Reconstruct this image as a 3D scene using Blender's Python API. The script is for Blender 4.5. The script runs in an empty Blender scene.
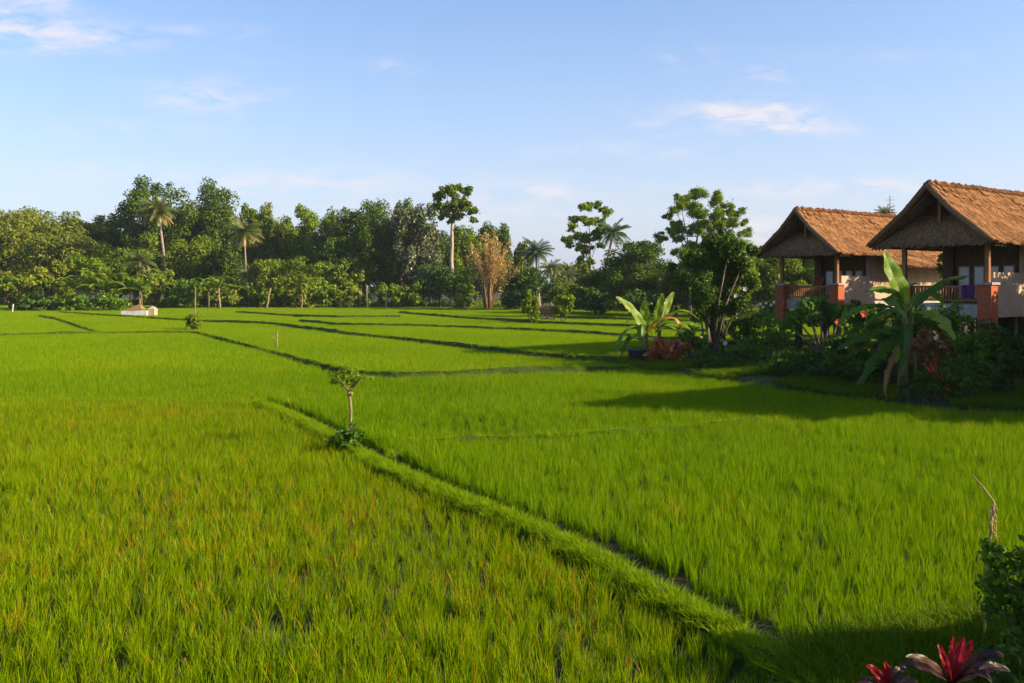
import bpy, bmesh, math, random
import numpy as np
from mathutils import Vector, Matrix

R = math.radians
scene = bpy.context.scene
COL = scene.collection
F, HX, HY, CH = 887.0, 512.0, 286.0, 3.5          # focal length in pixels, principal point / horizon, eye height
SUN_AZ, SUN_EL = 104.0, 25.0

# ------------------------------------------------------------------ helpers
def P(px, py, d):
    return Vector(((px - HX) / F * d, d, CH + (HY - py) / F * d))
def G(px, py, z=0.36):
    d = F * (CH - z) / (py - HY)
    return ((px - HX) / F * d, d)

def tag(o, label=None, cat=None, group=None, kind=None):
    if label: o['label'] = label
    if cat: o['category'] = cat
    if group: o['group'] = group
    if kind: o['kind'] = kind
    return o
def empty(name, loc, label=None, cat=None, group=None, rz=0.0):
    o = bpy.data.objects.new(name, None)
    o.empty_display_size = 0.3
    o.location = loc; o.rotation_euler = (0, 0, rz)
    COL.objects.link(o)
    return tag(o, label, cat, group)

class MB:
    """collects vertices / faces / a per-face tint, then makes ONE mesh object"""
    def __init__(s): s.v = []; s.f = []; s.t = []
    def add(s, vs, fs, t=0.5):
        n = len(s.v); s.v.extend([tuple(p) for p in vs])
        s.f.extend([tuple(i + n for i in f) for f in fs]); s.t.extend([t] * len(fs))
    def box(s, x0, x1, y0, y1, z0, z1, t=0.5):
        s.add([(x0,y0,z0),(x1,y0,z0),(x1,y1,z0),(x0,y1,z0),(x0,y0,z1),(x1,y0,z1),(x1,y1,z1),(x0,y1,z1)],
              [(0,3,2,1),(4,5,6,7),(0,1,5,4),(1,2,6,5),(2,3,7,6),(3,0,4,7)], t)
    def tube(s, path, rad, n=8, t=0.5, cap=True):
        path = [Vector(p) for p in path]
        if not hasattr(rad, '__len__'): rad = [rad] * len(path)
        rings = []; ref = Vector((1, 0.13, 0.07))
        for i, p in enumerate(path):
            a = path[max(0, i-1)]; b = path[min(len(path)-1, i+1)]
            d = (b - a).normalized()
            if abs(d.dot(ref)) > .95: ref = Vector((0.1, 1, 0))
            u = d.cross(ref).normalized(); w = d.cross(u)
            rings.append([p + (u*math.cos(k*2*math.pi/n) + w*math.sin(k*2*math.pi/n))*rad[i] for k in range(n)])
        vs = [q for r in rings for q in r]; fs = []
        for i in range(len(path)-1):
            for k in range(n):
                k2 = (k+1) % n
                fs.append((i*n+k, (i+1)*n+k, (i+1)*n+k2, i*n+k2))
        if cap:
            fs.append(tuple(range(n))); fs.append(tuple(reversed(range((len(path)-1)*n, len(path)*n))))
        s.add(vs, fs, t)
    def mesh(s, name, mat, smooth=False):
        return np_mesh(name, np.array(s.v, dtype=np.float32), s.f, np.array(s.t, dtype=np.float32), mat, smooth)
    def build(s, name, mat, parent=None, smooth=False, loc=None):
        o = bpy.data.objects.new(name, s.mesh(name, mat, smooth)); COL.objects.link(o)
        if parent: o.parent = parent
        if loc is not None: o.location = loc
        return o

def np_mesh(name, V, faces, tint, mat, smooth=False):
    me = bpy.data.meshes.new(name)
    if isinstance(faces, np.ndarray):
        k = faces.shape[1]; nf = len(faces)
        me.vertices.add(len(V)); me.vertices.foreach_set('co', V.astype(np.float32).ravel())
        me.loops.add(nf*k); me.loops.foreach_set('vertex_index', faces.astype(np.int32).ravel())
        me.polygons.add(nf)
        me.polygons.foreach_set('loop_start', np.arange(0, nf*k, k, dtype=np.int32))
        me.polygons.foreach_set('loop_total', np.full(nf, k, dtype=np.int32))
        me.update(calc_edges=True)
    else:
        me.from_pydata([tuple(map(float, p)) for p in V], [], faces); me.update()
    at = me.attributes.new('tint', 'FLOAT', 'FACE')
    at.data.foreach_set('value', np.asarray(tint, dtype=np.float32))
    if smooth: me.polygons.foreach_set('use_smooth', np.ones(len(me.polygons), dtype=bool))
    if mat: me.materials.append(mat)
    return me
def link(name, me, parent=None, loc=None):
    o = bpy.data.objects.new(name, me); COL.objects.link(o)
    if parent: o.parent = parent
    if loc is not None: o.location = loc
    return o
def copy_tree(o, parent=None):
    c = o.copy(); COL.objects.link(c)
    if parent: c.parent = parent
    for ch in list(o.children): copy_tree(ch, c)
    return c

# ------------------------------------------------------------------ materials
def nt_new(name):
    m = bpy.data.materials.new(name); m.use_nodes = True
    nt = m.node_tree; nt.nodes.clear()
    out = nt.nodes.new('ShaderNodeOutputMaterial')
    return m, nt, out
def N(nt, typ, **kw):
    n = nt.nodes.new(typ)
    for k, v in kw.items(): setattr(n, k, v)
    return n
def ramp(nt, stops):
    r = N(nt, 'ShaderNodeValToRGB'); e = r.color_ramp.elements
    while len(e) < len(stops): e.new(0.5)
    for i, (p, c) in enumerate(stops):
        e[i].position = p; e[i].color = (*c, 1)
    return r

def leaf_mat(name, stops, trans=0.35, scale=0.25, amount=0.35, gloss=0.04, rough=0.45, tcol=None):
    """leaf: tint per face + soft world-space variation, diffuse + translucent + a little sheen"""
    m, nt, out = nt_new(name); L = nt.links.new
    at = N(nt, 'ShaderNodeAttribute', attribute_name='tint')
    geo = N(nt, 'ShaderNodeNewGeometry')
    oi = N(nt, 'ShaderNodeObjectInfo')
    nz = N(nt, 'ShaderNodeTexNoise'); nz.inputs['Scale'].default_value = scale; nz.inputs['Detail'].default_value = 3
    L(geo.outputs['Position'], nz.inputs['Vector'])
    a = N(nt, 'ShaderNodeMath', operation='MULTIPLY_ADD'); a.inputs[1].default_value = amount; a.inputs[2].default_value = -amount*0.5
    L(nz.outputs['Fac'], a.inputs[0])
    b = N(nt, 'ShaderNodeMath', operation='ADD'); L(at.outputs['Fac'], b.inputs[0]); L(a.outputs[0], b.inputs[1])
    c = N(nt, 'ShaderNodeMath', operation='MULTIPLY_ADD'); c.inputs[1].default_value = 0.12; L(oi.outputs['Random'], c.inputs[0]); L(b.outputs[0], c.inputs[2])
    r = ramp(nt, stops); L(c.outputs[0], r.inputs[0])
    df = N(nt, 'ShaderNodeBsdfDiffuse'); L(r.outputs[0], df.inputs[0])
    tr = N(nt, 'ShaderNodeBsdfTranslucent')
    hs = N(nt, 'ShaderNodeHueSaturation'); hs.inputs['Hue'].default_value = 0.49; hs.inputs['Value'].default_value = 1.25
    L(r.outputs[0], hs.inputs['Color']); L(hs.outputs[0], tr.inputs[0])
    mx = N(nt, 'ShaderNodeMixShader'); mx.inputs[0].default_value = trans; L(df.outputs[0], mx.inputs[1]); L(tr.outputs[0], mx.inputs[2])
    gl = N(nt, 'ShaderNodeBsdfGlossy'); gl.inputs['Roughness'].default_value = rough; gl.inputs['Color'].default_value = (.9,.95,.85,1)
    m2 = N(nt, 'ShaderNodeMixShader'); m2.inputs[0].default_value = gloss; L(mx.outputs[0], m2.inputs[1]); L(gl.outputs[0], m2.inputs[2])
    L(m2.outputs[0], out.inputs[0])
    return m

def solid_mat(name, stops, scale=4.0, rough=0.8, bump=0.3, stretch=(1,1,1), detail=6, coord='Object', dist=0.02, spec=0.2, noise_rough=0.6):
    m, nt, out = nt_new(name); L = nt.links.new
    tc = N(nt, 'ShaderNodeTexCoord'); mp = N(nt, 'ShaderNodeMapping'); mp.inputs['Scale'].default_value = stretch
    L(tc.outputs[coord], mp.inputs[0])
    nz = N(nt, 'ShaderNodeTexNoise'); nz.inputs['Scale'].default_value = scale; nz.inputs['Detail'].default_value = detail; nz.inputs['Roughness'].default_value = noise_rough
    L(mp.outputs[0], nz.inputs['Vector'])
    at = N(nt, 'ShaderNodeAttribute', attribute_name='tint')
    ad = N(nt, 'ShaderNodeMath', operation='ADD'); ad.inputs[1].default_value = 0.0
    mm = N(nt, 'ShaderNodeMath', operation='MULTIPLY_ADD'); mm.inputs[1].default_value = 0.6; mm.inputs[2].default_value = -0.3
    L(at.outputs['Fac'], mm.inputs[0]); L(nz.outputs['Fac'], ad.inputs[0]); L(mm.outputs[0], ad.inputs[1])
    r = ramp(nt, stops); L(ad.outputs[0], r.inputs[0])
    bs = N(nt, 'ShaderNodeBsdfPrincipled'); bs.inputs['Roughness'].default_value = rough; bs.inputs['Specular IOR Level'].default_value = spec
    L(r.outputs[0], bs.inputs['Base Color'])
    bp = N(nt, 'ShaderNodeBump'); bp.inputs['Strength'].default_value = bump; bp.inputs['Distance'].default_value = dist
    L(nz.outputs['Fac'], bp.inputs['Height']); L(bp.outputs[0], bs.inputs['Normal'])
    L(bs.outputs[0], out.inputs[0])
    return m

def brick_mat(name):
    m, nt, out = nt_new(name); L = nt.links.new
    tc = N(nt, 'ShaderNodeTexCoord')
    sp = N(nt, 'ShaderNodeSeparateXYZ'); L(tc.outputs['Object'], sp.inputs[0])
    s = N(nt, 'ShaderNodeMath', operation='ADD'); L(sp.outputs[0], s.inputs[0]); L(sp.outputs[1], s.inputs[1])
    cb = N(nt, 'ShaderNodeCombineXYZ'); L(s.outputs[0], cb.inputs[0]); L(sp.outputs[2], cb.inputs[1])
    br = N(nt, 'ShaderNodeTexBrick'); br.inputs['Scale'].default_value = 1.0
    br.inputs['Brick Width'].default_value = 0.24; br.inputs['Row Height'].default_value = 0.075; br.inputs['Mortar Size'].default_value = 0.008
    br.inputs['Color1'].default_value = (.50,.115,.035,1); br.inputs['Color2'].default_value = (.38,.080,.026,1); br.inputs['Mortar'].default_value = (.16,.09,.06,1)
    L(cb.outputs[0], br.inputs['Vector'])
    bs = N(nt, 'ShaderNodeBsdfPrincipled'); bs.inputs['Roughness'].default_value = .85; bs.inputs['Specular IOR Level'].default_value = .15
    L(br.outputs['Color'], bs.inputs['Base Color'])
    bp = N(nt, 'ShaderNodeBump'); bp.inputs['Strength'].default_value = .5; bp.inputs['Distance'].default_value = .01; bp.invert = True
    L(br.outputs['Fac'], bp.inputs['Height']); L(bp.outputs[0], bs.inputs['Normal'])
    L(bs.outputs[0], out.inputs[0])
    return m

M = {}
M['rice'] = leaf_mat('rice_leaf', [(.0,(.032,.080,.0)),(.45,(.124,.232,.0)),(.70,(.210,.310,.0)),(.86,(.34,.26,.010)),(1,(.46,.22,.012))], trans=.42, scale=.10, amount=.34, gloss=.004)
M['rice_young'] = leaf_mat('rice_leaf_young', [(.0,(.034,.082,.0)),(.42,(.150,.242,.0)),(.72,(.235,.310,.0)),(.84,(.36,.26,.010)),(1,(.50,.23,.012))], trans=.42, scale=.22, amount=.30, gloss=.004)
M['bund_grass'] = leaf_mat('bund_grass_leaf', [(.0,(.075,.15,.0)),(.5,(.165,.275,.001)),(1,(.25,.33,.004))], trans=.40, scale=1.2, amount=.5, gloss=.004)
M['garden_grass'] = leaf_mat('garden_grass_leaf', [(.0,(.030,.075,.001)),(.5,(.070,.140,.002)),(1,(.16,.19,.01))], trans=.4, scale=.8, amount=.5, gloss=.003)
M['forest'] = leaf_mat('forest_leaf', [(.0,(.042,.078,.004)),(.5,(.105,.165,.007)),(1,(.21,.245,.012))], trans=.25, gloss=.008, scale=.12, amount=.5)
M['forest_dark'] = leaf_mat('forest_dark_leaf', [(.0,(.026,.055,.005)),(.5,(.064,.115,.008)),(1,(.135,.18,.012))], trans=.22, gloss=.008, scale=.12, amount=.45)
M['forest_olive'] = leaf_mat('forest_olive_leaf', [(.0,(.062,.094,.010)),(.5,(.130,.165,.016)),(1,(.23,.24,.028))], trans=.25, gloss=.008, scale=.12, amount=.5)
M['forest_light'] = leaf_mat('forest_light_leaf', [(.0,(.068,.124,.004)),(.5,(.145,.220,.008)),(1,(.26,.31,.016))], trans=.3, gloss=.008, scale=.15, amount=.5)
M['shrub_yellow'] = leaf_mat('shrub_yellow_leaf', [(.0,(.06,.12,.008)),(.5,(.14,.20,.010)),(.9,(.25,.26,.02)),(1,(.32,.19,.03))], trans=.28, scale=.4, amount=.5, gloss=.008)
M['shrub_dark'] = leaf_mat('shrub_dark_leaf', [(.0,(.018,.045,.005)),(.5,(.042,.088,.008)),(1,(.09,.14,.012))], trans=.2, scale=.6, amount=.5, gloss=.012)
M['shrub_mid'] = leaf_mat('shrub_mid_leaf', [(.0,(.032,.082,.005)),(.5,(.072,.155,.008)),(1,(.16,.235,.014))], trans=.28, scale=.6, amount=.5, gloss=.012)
M['pale_leaf'] = leaf_mat('pale_spotted_leaf', [(.0,(.022,.055,.014)),(.55,(.05,.095,.022)),(.75,(.20,.19,.09)),(1,(.38,.32,.18))], trans=.2, scale=.3, amount=.4)
M['dry_bamboo'] = leaf_mat('dry_bamboo_leaf', [(.0,(.24,.14,.03)),(.5,(.42,.27,.06)),(1,(.54,.38,.11))], trans=.3, scale=.3, amount=.4)
M['palm'] = leaf_mat('palm_frond', [(.0,(.022,.055,.012)),(.5,(.05,.095,.018)),(1,(.15,.18,.03))], trans=.25, scale=.3, amount=.3)
M['palm_dry'] = leaf_mat('palm_frond_dry', [(.0,(.07,.105,.014)),(.5,(.20,.18,.035)),(1,(.42,.22,.05))], trans=.25, scale=.4, amount=.3)
M['banana'] = leaf_mat('banana_leaf', [(.0,(.024,.07,.004)),(.5,(.075,.155,.006)),(.85,(.15,.235,.010)),(1,(.24,.28,.02))], trans=.42, scale=2.0, amount=.25, gloss=.02, rough=.5)
M['banana_dark'] = leaf_mat('banana_leaf_old', [(.0,(.018,.055,.004)),(.5,(.045,.110,.008)),(1,(.10,.17,.014))], trans=.38, scale=2.0, amount=.3, gloss=.015, rough=.35)
M['banana_yellow'] = leaf_mat('banana_leaf_yellow', [(.0,(.28,.15,.02)),(.5,(.50,.24,.02)),(1,(.60,.36,.04))], trans=.4, scale=3.0, amount=.4)
M['banana_dry'] = leaf_mat('banana_leaf_dry', [(.0,(.09,.045,.015)),(.5,(.22,.11,.03)),(1,(.36,.20,.06))], trans=.25, scale=3.0, amount=.5)
M['croton'] = leaf_mat('croton_leaf', [(.0,(.12,.020,.008)),(.45,(.38,.065,.018)),(.8,(.46,.15,.03)),(1,(.10,.13,.02))], trans=.3, scale=4, amount=.5, gloss=.05)
M['croton_brown'] = leaf_mat('croton_brown_leaf', [(.0,(.08,.03,.008)),(.5,(.26,.10,.022)),(.8,(.36,.17,.03)),(1,(.09,.13,.02))], trans=.3, scale=4, amount=.5, gloss=.05)
M['red_leaf'] = leaf_mat('red_cordyline_leaf', [(.0,(.04,.003,.004)),(.5,(.17,.006,.008)),(1,(.30,.018,.018))], trans=.35, scale=14, amount=.6, gloss=.01, rough=.35)
M['maroon_leaf'] = leaf_mat('maroon_cordyline_leaf', [(.0,(.014,.008,.006)),(.5,(.034,.012,.010)),(1,(.08,.035,.02))], trans=.25, scale=6, amount=.4, gloss=.025, rough=.4)
M['flower_white'] = leaf_mat('white_petal', [(0,(.6,.5,.42)),(1,(.85,.78,.7))], trans=.3)
M['flower_red'] = leaf_mat('red_petal', [(0,(.5,.04,.015)),(1,(.75,.14,.03))], trans=.3)
M['mud'] = solid_mat('paddy_mud', [(.25,(.022,.018,.008)),(.5,(.040,.032,.014)),(.7,(.032,.052,.008))], scale=.7, rough=.75, bump=.6, dist=.05, spec=.15)
M['bund'] = solid_mat('bund_earth', [(.25,(.018,.030,.003)),(.5,(.032,.052,.004)),(.75,(.055,.085,.008))], scale=3, rough=.95, bump=.8, dist=.05)
M['soil'] = solid_mat('garden_soil', [(.25,(.028,.028,.009)),(.5,(.042,.052,.010)),(.75,(.09,.075,.03))], scale=1.6, rough=.95, bump=.8, dist=.04)
M['bark'] = solid_mat('bark', [(.25,(.05,.035,.022)),(.5,(.12,.09,.06)),(.75,(.22,.17,.12))], scale=5, stretch=(1,1,.25), rough=.9, bump=.9, dist=.03)
M['bark_pale'] = solid_mat('pale_bark', [(.25,(.20,.15,.10)),(.5,(.36,.28,.19)),(.75,(.48,.40,.29))], scale=4, stretch=(1,1,.3), rough=.85, bump=.6, dist=.02)
M['bark_tan'] = solid_mat('tan_bark', [(.25,(.16,.08,.04)),(.5,(.34,.19,.09)),(.75,(.46,.30,.17))], scale=22, stretch=(1,1,.4), rough=.85, bump=.7, dist=.01)
M['palm_bark'] = solid_mat('palm_bark', [(.25,(.14,.10,.07)),(.5,(.26,.20,.14)),(.75,(.36,.29,.21))], scale=6, stretch=(.4,.4,2.2), rough=.9, bump=.7, dist=.03)
M['banana_stem'] = solid_mat('banana_stem', [(.25,(.05,.035,.015)),(.5,(.12,.10,.035)),(.75,(.16,.19,.05))], scale=6, stretch=(2,2,.4), rough=.7, bump=.4)
M['green_stem'] = solid_mat('green_stem', [(.25,(.05,.07,.02)),(.75,(.12,.15,.04))], scale=8, rough=.7)
M['thatch'] = solid_mat('thatch', [(.22,(.082,.037,.015)),(.45,(.210,.094,.037)),(.62,(.315,.150,.060)),(.8,(.43,.235,.10))], scale=3.2, stretch=(5,1.1,1.1), rough=.95, bump=1.0, dist=.05, spec=.05, detail=8)
M['thatch_dark'] = solid_mat('thatch_underside', [(.25,(.115,.058,.028)),(.5,(.25,.132,.064)),(.8,(.38,.22,.115))], scale=7, stretch=(1,3,1), rough=.95, bump=1.0, dist=.03, spec=.05)
M['wood'] = solid_mat('dark_wood', [(.25,(.035,.016,.008)),(.5,(.075,.034,.016)),(.8,(.12,.058,.028))], scale=6, stretch=(3,3,.4), rough=.55, bump=.3, dist=.005)
M['post_wood'] = solid_mat('post_wood', [(.25,(.16,.065,.025)),(.5,(.26,.11,.04)),(.8,(.36,.17,.07))], scale=8, stretch=(3,3,.4), rough=.55, bump=.3, dist=.005)
M['plaster'] = solid_mat('plaster', [(.25,(.33,.225,.145)),(.5,(.44,.31,.205)),(.8,(.50,.37,.26))], scale=2.2, rough=.9, bump=.15, dist=.01)
M['concrete'] = solid_mat('concrete', [(.25,(.22,.20,.17)),(.5,(.34,.31,.27)),(.8,(.44,.40,.35))], scale=3.5, rough=.9, bump=.3, dist=.01)
M['stone_dark'] = solid_mat('dark_stone', [(.25,(.02,.018,.016)),(.5,(.045,.04,.035)),(.8,(.09,.08,.07))], scale=4, rough=.9, bump=.8, dist=.02)
M['brick'] = brick_mat('red_brick')
M['curtain'] = solid_mat('white_curtain', [(.3,(.52,.53,.52)),(.7,(.74,.74,.72))], scale=5, stretch=(1,9,.1), rough=.9, bump=.8, dist=.03)
M['glass'] = solid_mat('window_pane', [(.3,(.34,.38,.42)),(.7,(.50,.54,.57))], scale=2, rough=.12, bump=.0, spec=.6)
M['cloth_purple'] = solid_mat('purple_cloth', [(.3,(.05,.012,.06)),(.7,(.11,.03,.12))], scale=9, rough=.9, bump=.6)
M['white_wall'] = solid_mat('white_paint', [(.25,(.34,.28,.22)),(.45,(.62,.55,.48)),(.7,(.78,.72,.66))], scale=2, rough=.8, bump=.3)
M['terracotta'] = solid_mat('terracotta', [(.25,(.24,.09,.045)),(.5,(.36,.15,.075)),(.8,(.46,.24,.14))], scale=9, rough=.85, bump=.5)
M['stump'] = solid_mat('stump_bark', [(.25,(.10,.075,.035)),(.5,(.22,.165,.08)),(.75,(.34,.26,.14))], scale=9, stretch=(1,1,.4), rough=.9, bump=.7, dist=.02)
M['pot'] = solid_mat('black_pot', [(.25,(.012,.012,.013)),(.7,(.04,.038,.036))], scale=9, rough=.5, bump=.3)
M['rim'] = solid_mat('pot_rim', [(.25,(.10,.09,.08)),(.7,(.22,.20,.18))], scale=9, rough=.6, bump=.3)
M['metal'] = solid_mat('grey_metal', [(.3,(.16,.16,.17)),(.7,(.28,.28,.29))], scale=9, rough=.5, bump=.1)
M['dry_stalk'] = solid_mat('dry_stalk', [(.25,(.20,.12,.05)),(.5,(.34,.22,.10)),(.8,(.46,.33,.17))], scale=14, rough=.8, bump=.4, dist=.005)

# ------------------------------------------------------------------ camera, light, sky
cam = bpy.data.cameras.new('camera'); camo = bpy.data.objects.new('camera', cam); COL.objects.link(camo)
camo.location = (0, 0, CH); camo.rotation_euler = (R(90), 0, 0)
cam.sensor_width = 36.0; cam.lens = F / 1024 * 36.0; cam.shift_y = -(341.5 - HY) / 1024
cam.clip_start = 0.1; cam.clip_end = 6000
scene.camera = camo

az, el = R(SUN_AZ), R(SUN_EL)
sd = Vector((math.sin(az)*math.cos(el), math.cos(az)*math.cos(el), math.sin(el)))
sun = bpy.data.lights.new('sun', 'SUN'); sun.energy = 5.0; sun.angle = R(0.53); sun.color = (1.0, .84, .60)
suno = bpy.data.objects.new('sun', sun); COL.objects.link(suno); suno.location = sd * 100
suno.rotation_euler = (-sd).to_track_quat('-Z', 'Y').to_euler()

w = bpy.data.worlds.new('World'); scene.world = w; w.use_nodes = True
nt = w.node_tree; nt.nodes.clear(); L = nt.links.new
wo = N(nt, 'ShaderNodeOutputWorld'); bg = N(nt, 'ShaderNodeBackground'); bg.inputs[1].default_value = 0.118
sky = N(nt, 'ShaderNodeTexSky', sky_type='NISHITA'); sky.sun_disc = False
sky.sun_elevation = el; sky.sun_rotation = az; sky.air_density = 1.0; sky.dust_density = 1.2; sky.ozone_density = 1.6; sky.altitude = 200
tc = N(nt, 'ShaderNodeTexCoord'); sp = N(nt, 'ShaderNodeSeparateXYZ'); L(tc.outputs['Generated'], sp.inputs[0])
def mth(op, a, b=None, c=None):
    n = N(nt, 'ShaderNodeMath', operation=op)
    for i, q in enumerate((a, b, c)):
        if q is None: continue
        if isinstance(q, (int, float)): n.inputs[i].default_value = q
        else: L(q, n.inputs[i])
    return n.outputs[0]
yy = mth('MAXIMUM', sp.outputs[1], 0.02)
gx = mth('DIVIDE', sp.outputs[0], yy); gz = mth('DIVIDE', sp.outputs[2], yy)
cv = N(nt, 'ShaderNodeCombineXYZ'); L(mth('MULTIPLY', gx, 1.0), cv.inputs[0]); L(mth('MULTIPLY', gz, 3.2), cv.inputs[1])
n1 = N(nt, 'ShaderNodeTexNoise'); n1.inputs['Scale'].default_value = 17; n1.inputs['Detail'].default_value = 8; n1.inputs['Roughness'].default_value = .62; n1.inputs['Distortion'].default_value = .5
L(cv.outputs[0], n1.inputs['Vector'])
total = None
# wisps of cloud by direction of view: centre, radii (pixels at the photograph's focal length) and density
for cx, cy, rx, ry, st in [(20,30,52,20,.85),(95,38,60,13,.65),(30,0,60,16,.5),(205,97,62,16,.62),(205,30,50,9,.35),(262,55,30,7,.35),(392,67,22,8,.5),(690,55,26,12,.45),(768,72,26,9,.5),
                           (752,112,54,14,1.25),(785,126,40,9,.8),(660,120,60,14,.4),(860,188,150,9,.75),(300,182,130,16,.62),(545,190,60,11,.6),(100,172,60,10,.4),(760,225,60,20,.75),(640,150,110,9,.3),(120,130,120,10,.25),(470,210,160,18,.4),(830,130,30,9,.35),(900,55,100,8,.2)]:
    u = mth('DIVIDE', mth('SUBTRACT', gx, (cx-HX)/F), rx/F)
    v = mth('DIVIDE', mth('SUBTRACT', gz, (HY-cy)/F), ry/F)
    r2 = mth('ADD', mth('MULTIPLY', u, u), mth('MULTIPLY', v, v))
    k = mth('MULTIPLY', mth('POWER', 2.718, mth('MULTIPLY', r2, -1.0)), st)
    total = k if total is None else mth('ADD', total, k)
dens = mth('MULTIPLY', total, mth('MULTIPLY_ADD', n1.outputs['Fac'], 4.2, -1.65))
dens = mth('MINIMUM', mth('MAXIMUM', dens, 0.0), 0.8)
front = mth('GREATER_THAN', sp.outputs[1], 0.03)
dens = mth('MULTIPLY', dens, front)
# low veil of thin white cloud towards the horizon
hz = mth('POWER', 2.718, mth('MULTIPLY', mth('ABSOLUTE', sp.outputs[2]), -4.2))
mxh = N(nt, 'ShaderNodeMix', data_type='RGBA'); L(mth('MULTIPLY', hz, 0.93), mxh.inputs[0]); hsv = N(nt, 'ShaderNodeHueSaturation'); hsv.inputs['Saturation'].default_value = 1.27; hsv.inputs['Hue'].default_value = .505; L(sky.outputs[0], hsv.inputs['Color']); L(hsv.outputs[0], mxh.inputs[6]); mxh.inputs[7].default_value = (2.40, 2.46, 3.25, 1)
mxc = N(nt, 'ShaderNodeMix', data_type='RGBA'); L(dens, mxc.inputs[0]); L(mxh.outputs[2], mxc.inputs[6]); mxc.inputs[7].default_value = (3.7, 3.45, 3.65, 1)
L(mxc.outputs[2], bg.inputs[0]); L(bg.outputs[0], wo.inputs[0])

vs = scene.view_settings; vs.view_transform = 'Standard'; vs.look = 'None'; vs.gamma = 1; vs.use_curve_mapping = False; vs.exposure = 1.1
scene.cycles.max_bounces = 6; scene.cycles.diffuse_bounces = 3; scene.cycles.glossy_bounces = 2; scene.cycles.transmission_bounces = 4; scene.cycles.transparent_max_bounces = 4
scene.cycles.use_denoising = True

hm, hnt, hout = nt_new('haze_air')
pv = N(hnt, 'ShaderNodeVolumePrincipled'); pv.inputs['Color'].default_value = (.80,.86,.95,1); pv.inputs['Density'].default_value = 0.00015; pv.inputs['Anisotropy'].default_value = .2
hnt.links.new(pv.outputs[0], hout.inputs['Volume'])
m = MB(); m.box(-420,420,-60,420,-1.0,40.0); tag(m.build('haze', hm), kind='stuff')

# ------------------------------------------------------------------ bund lines, traced on the field plane
def line(pts, z=0.36): return [G(px, py, z) for px, py in pts]
BUNDS = [   # polyline, gap to the left / right half-width, ridge height
    (line([(258,396),(285,406),(318,421),(350,439),(400,464),(470,491),(560,525),(640,567),(700,598),(760,628),(860,682),(1000,760)], .36), .44, .22),
    (line([(392,447),(405,432),(470,430),(557,428),(650,421),(745,414),(800,410)]), .07, .20),
    (line([(-160,392),(0,393),(130,393),(258,396)]), .14, .16),
    (line([(-160,337),(0,334),(100,332),(195,331),(205,333),(265,348),(340,368),(395,373),(525,368),(590,367),(630,366)]), .36, .37),
    (line([(40,315),(62,319),(100,332)]), .36, .41),
    (line([(205,320.5),(267,322),(322,328.5),(350,333),(420,340),(500,349),(530,353),(625,360)]), .45, .44),
    (line([(237,311.5),(312,316.5),(400,316)]), .45, .45),
    (line([(301,320),(334,323.5),(412,325),(560,330),(640,336),(760,345)]), .45, .44),
    (line([(400,312),(440,315.5),(480,318.5),(545,322),(620,325),(720,331),(860,340)]), .5, .47),
    (line([(545,316),(640,319),(760,322),(900,326)]), .4, .44),
    (line([(60,311.5),(205,320.5)]), .3, .39),
    (line([(-100,322),(40,319),(62,319)]), .25, .15),
]
def seg_dist(X, Y, pl):
    best = np.full(X.shape, 1e9)
    for (x0, y0), (x1, y1) in zip(pl[:-1], pl[1:]):
        dx, dy = x1-x0, y1-y0; l2 = dx*dx+dy*dy + 1e-9
        t = np.clip(((X-x0)*dx+(Y-y0)*dy)/l2, 0, 1)
        best = np.minimum(best, np.hypot(X-(x0+t*dx), Y-(y0+t*dy)))
    return best
def in_poly(X, Y, poly):
    inside = np.zeros(X.shape, bool)
    n = len(poly)
    for i in range(n):
        x0, y0 = poly[i]; x1, y1 = poly[(i+1) % n]
        c = ((y0 > Y) != (y1 > Y))
        xi = (x1-x0)*(Y-y0)/((y1-y0) + 1e-12) + x0
        inside ^= (c & (X < xi))
    return inside
def fnoise(X, Y, sc, seed):
    r = np.random.default_rng(seed); out = np.zeros(X.shape)
    for o in range(10):
        a = r.uniform(0, 2*np.pi); f = sc*r.uniform(.5, 2.2); ph = r.uniform(0, 6.28)
        out += np.sin((X*np.cos(a)+Y*np.sin(a))*f + ph)
    return out/3.2

GARDEN = [(4.3,38.5),(4.6,36.0),(6.2,33.0),(8.2,29.6),(9.6,26.6),(11.5,24.2),(14.5,22.6),(19,19.5),(23,17),(34,15),(60,30),(60,62),(24,58),(14,50.5),(9.5,47.5),(6.2,44.5),(4.6,41.5)]
FRONT_GARDEN = [(2.6,7.9),(4.0,8.5),(5.6,8.9),(9,8.6),(16,7.8),(20,5),(16,-3),(1.8,-3),(1.6,6.0)]
GX = (130, 70, 260)

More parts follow.
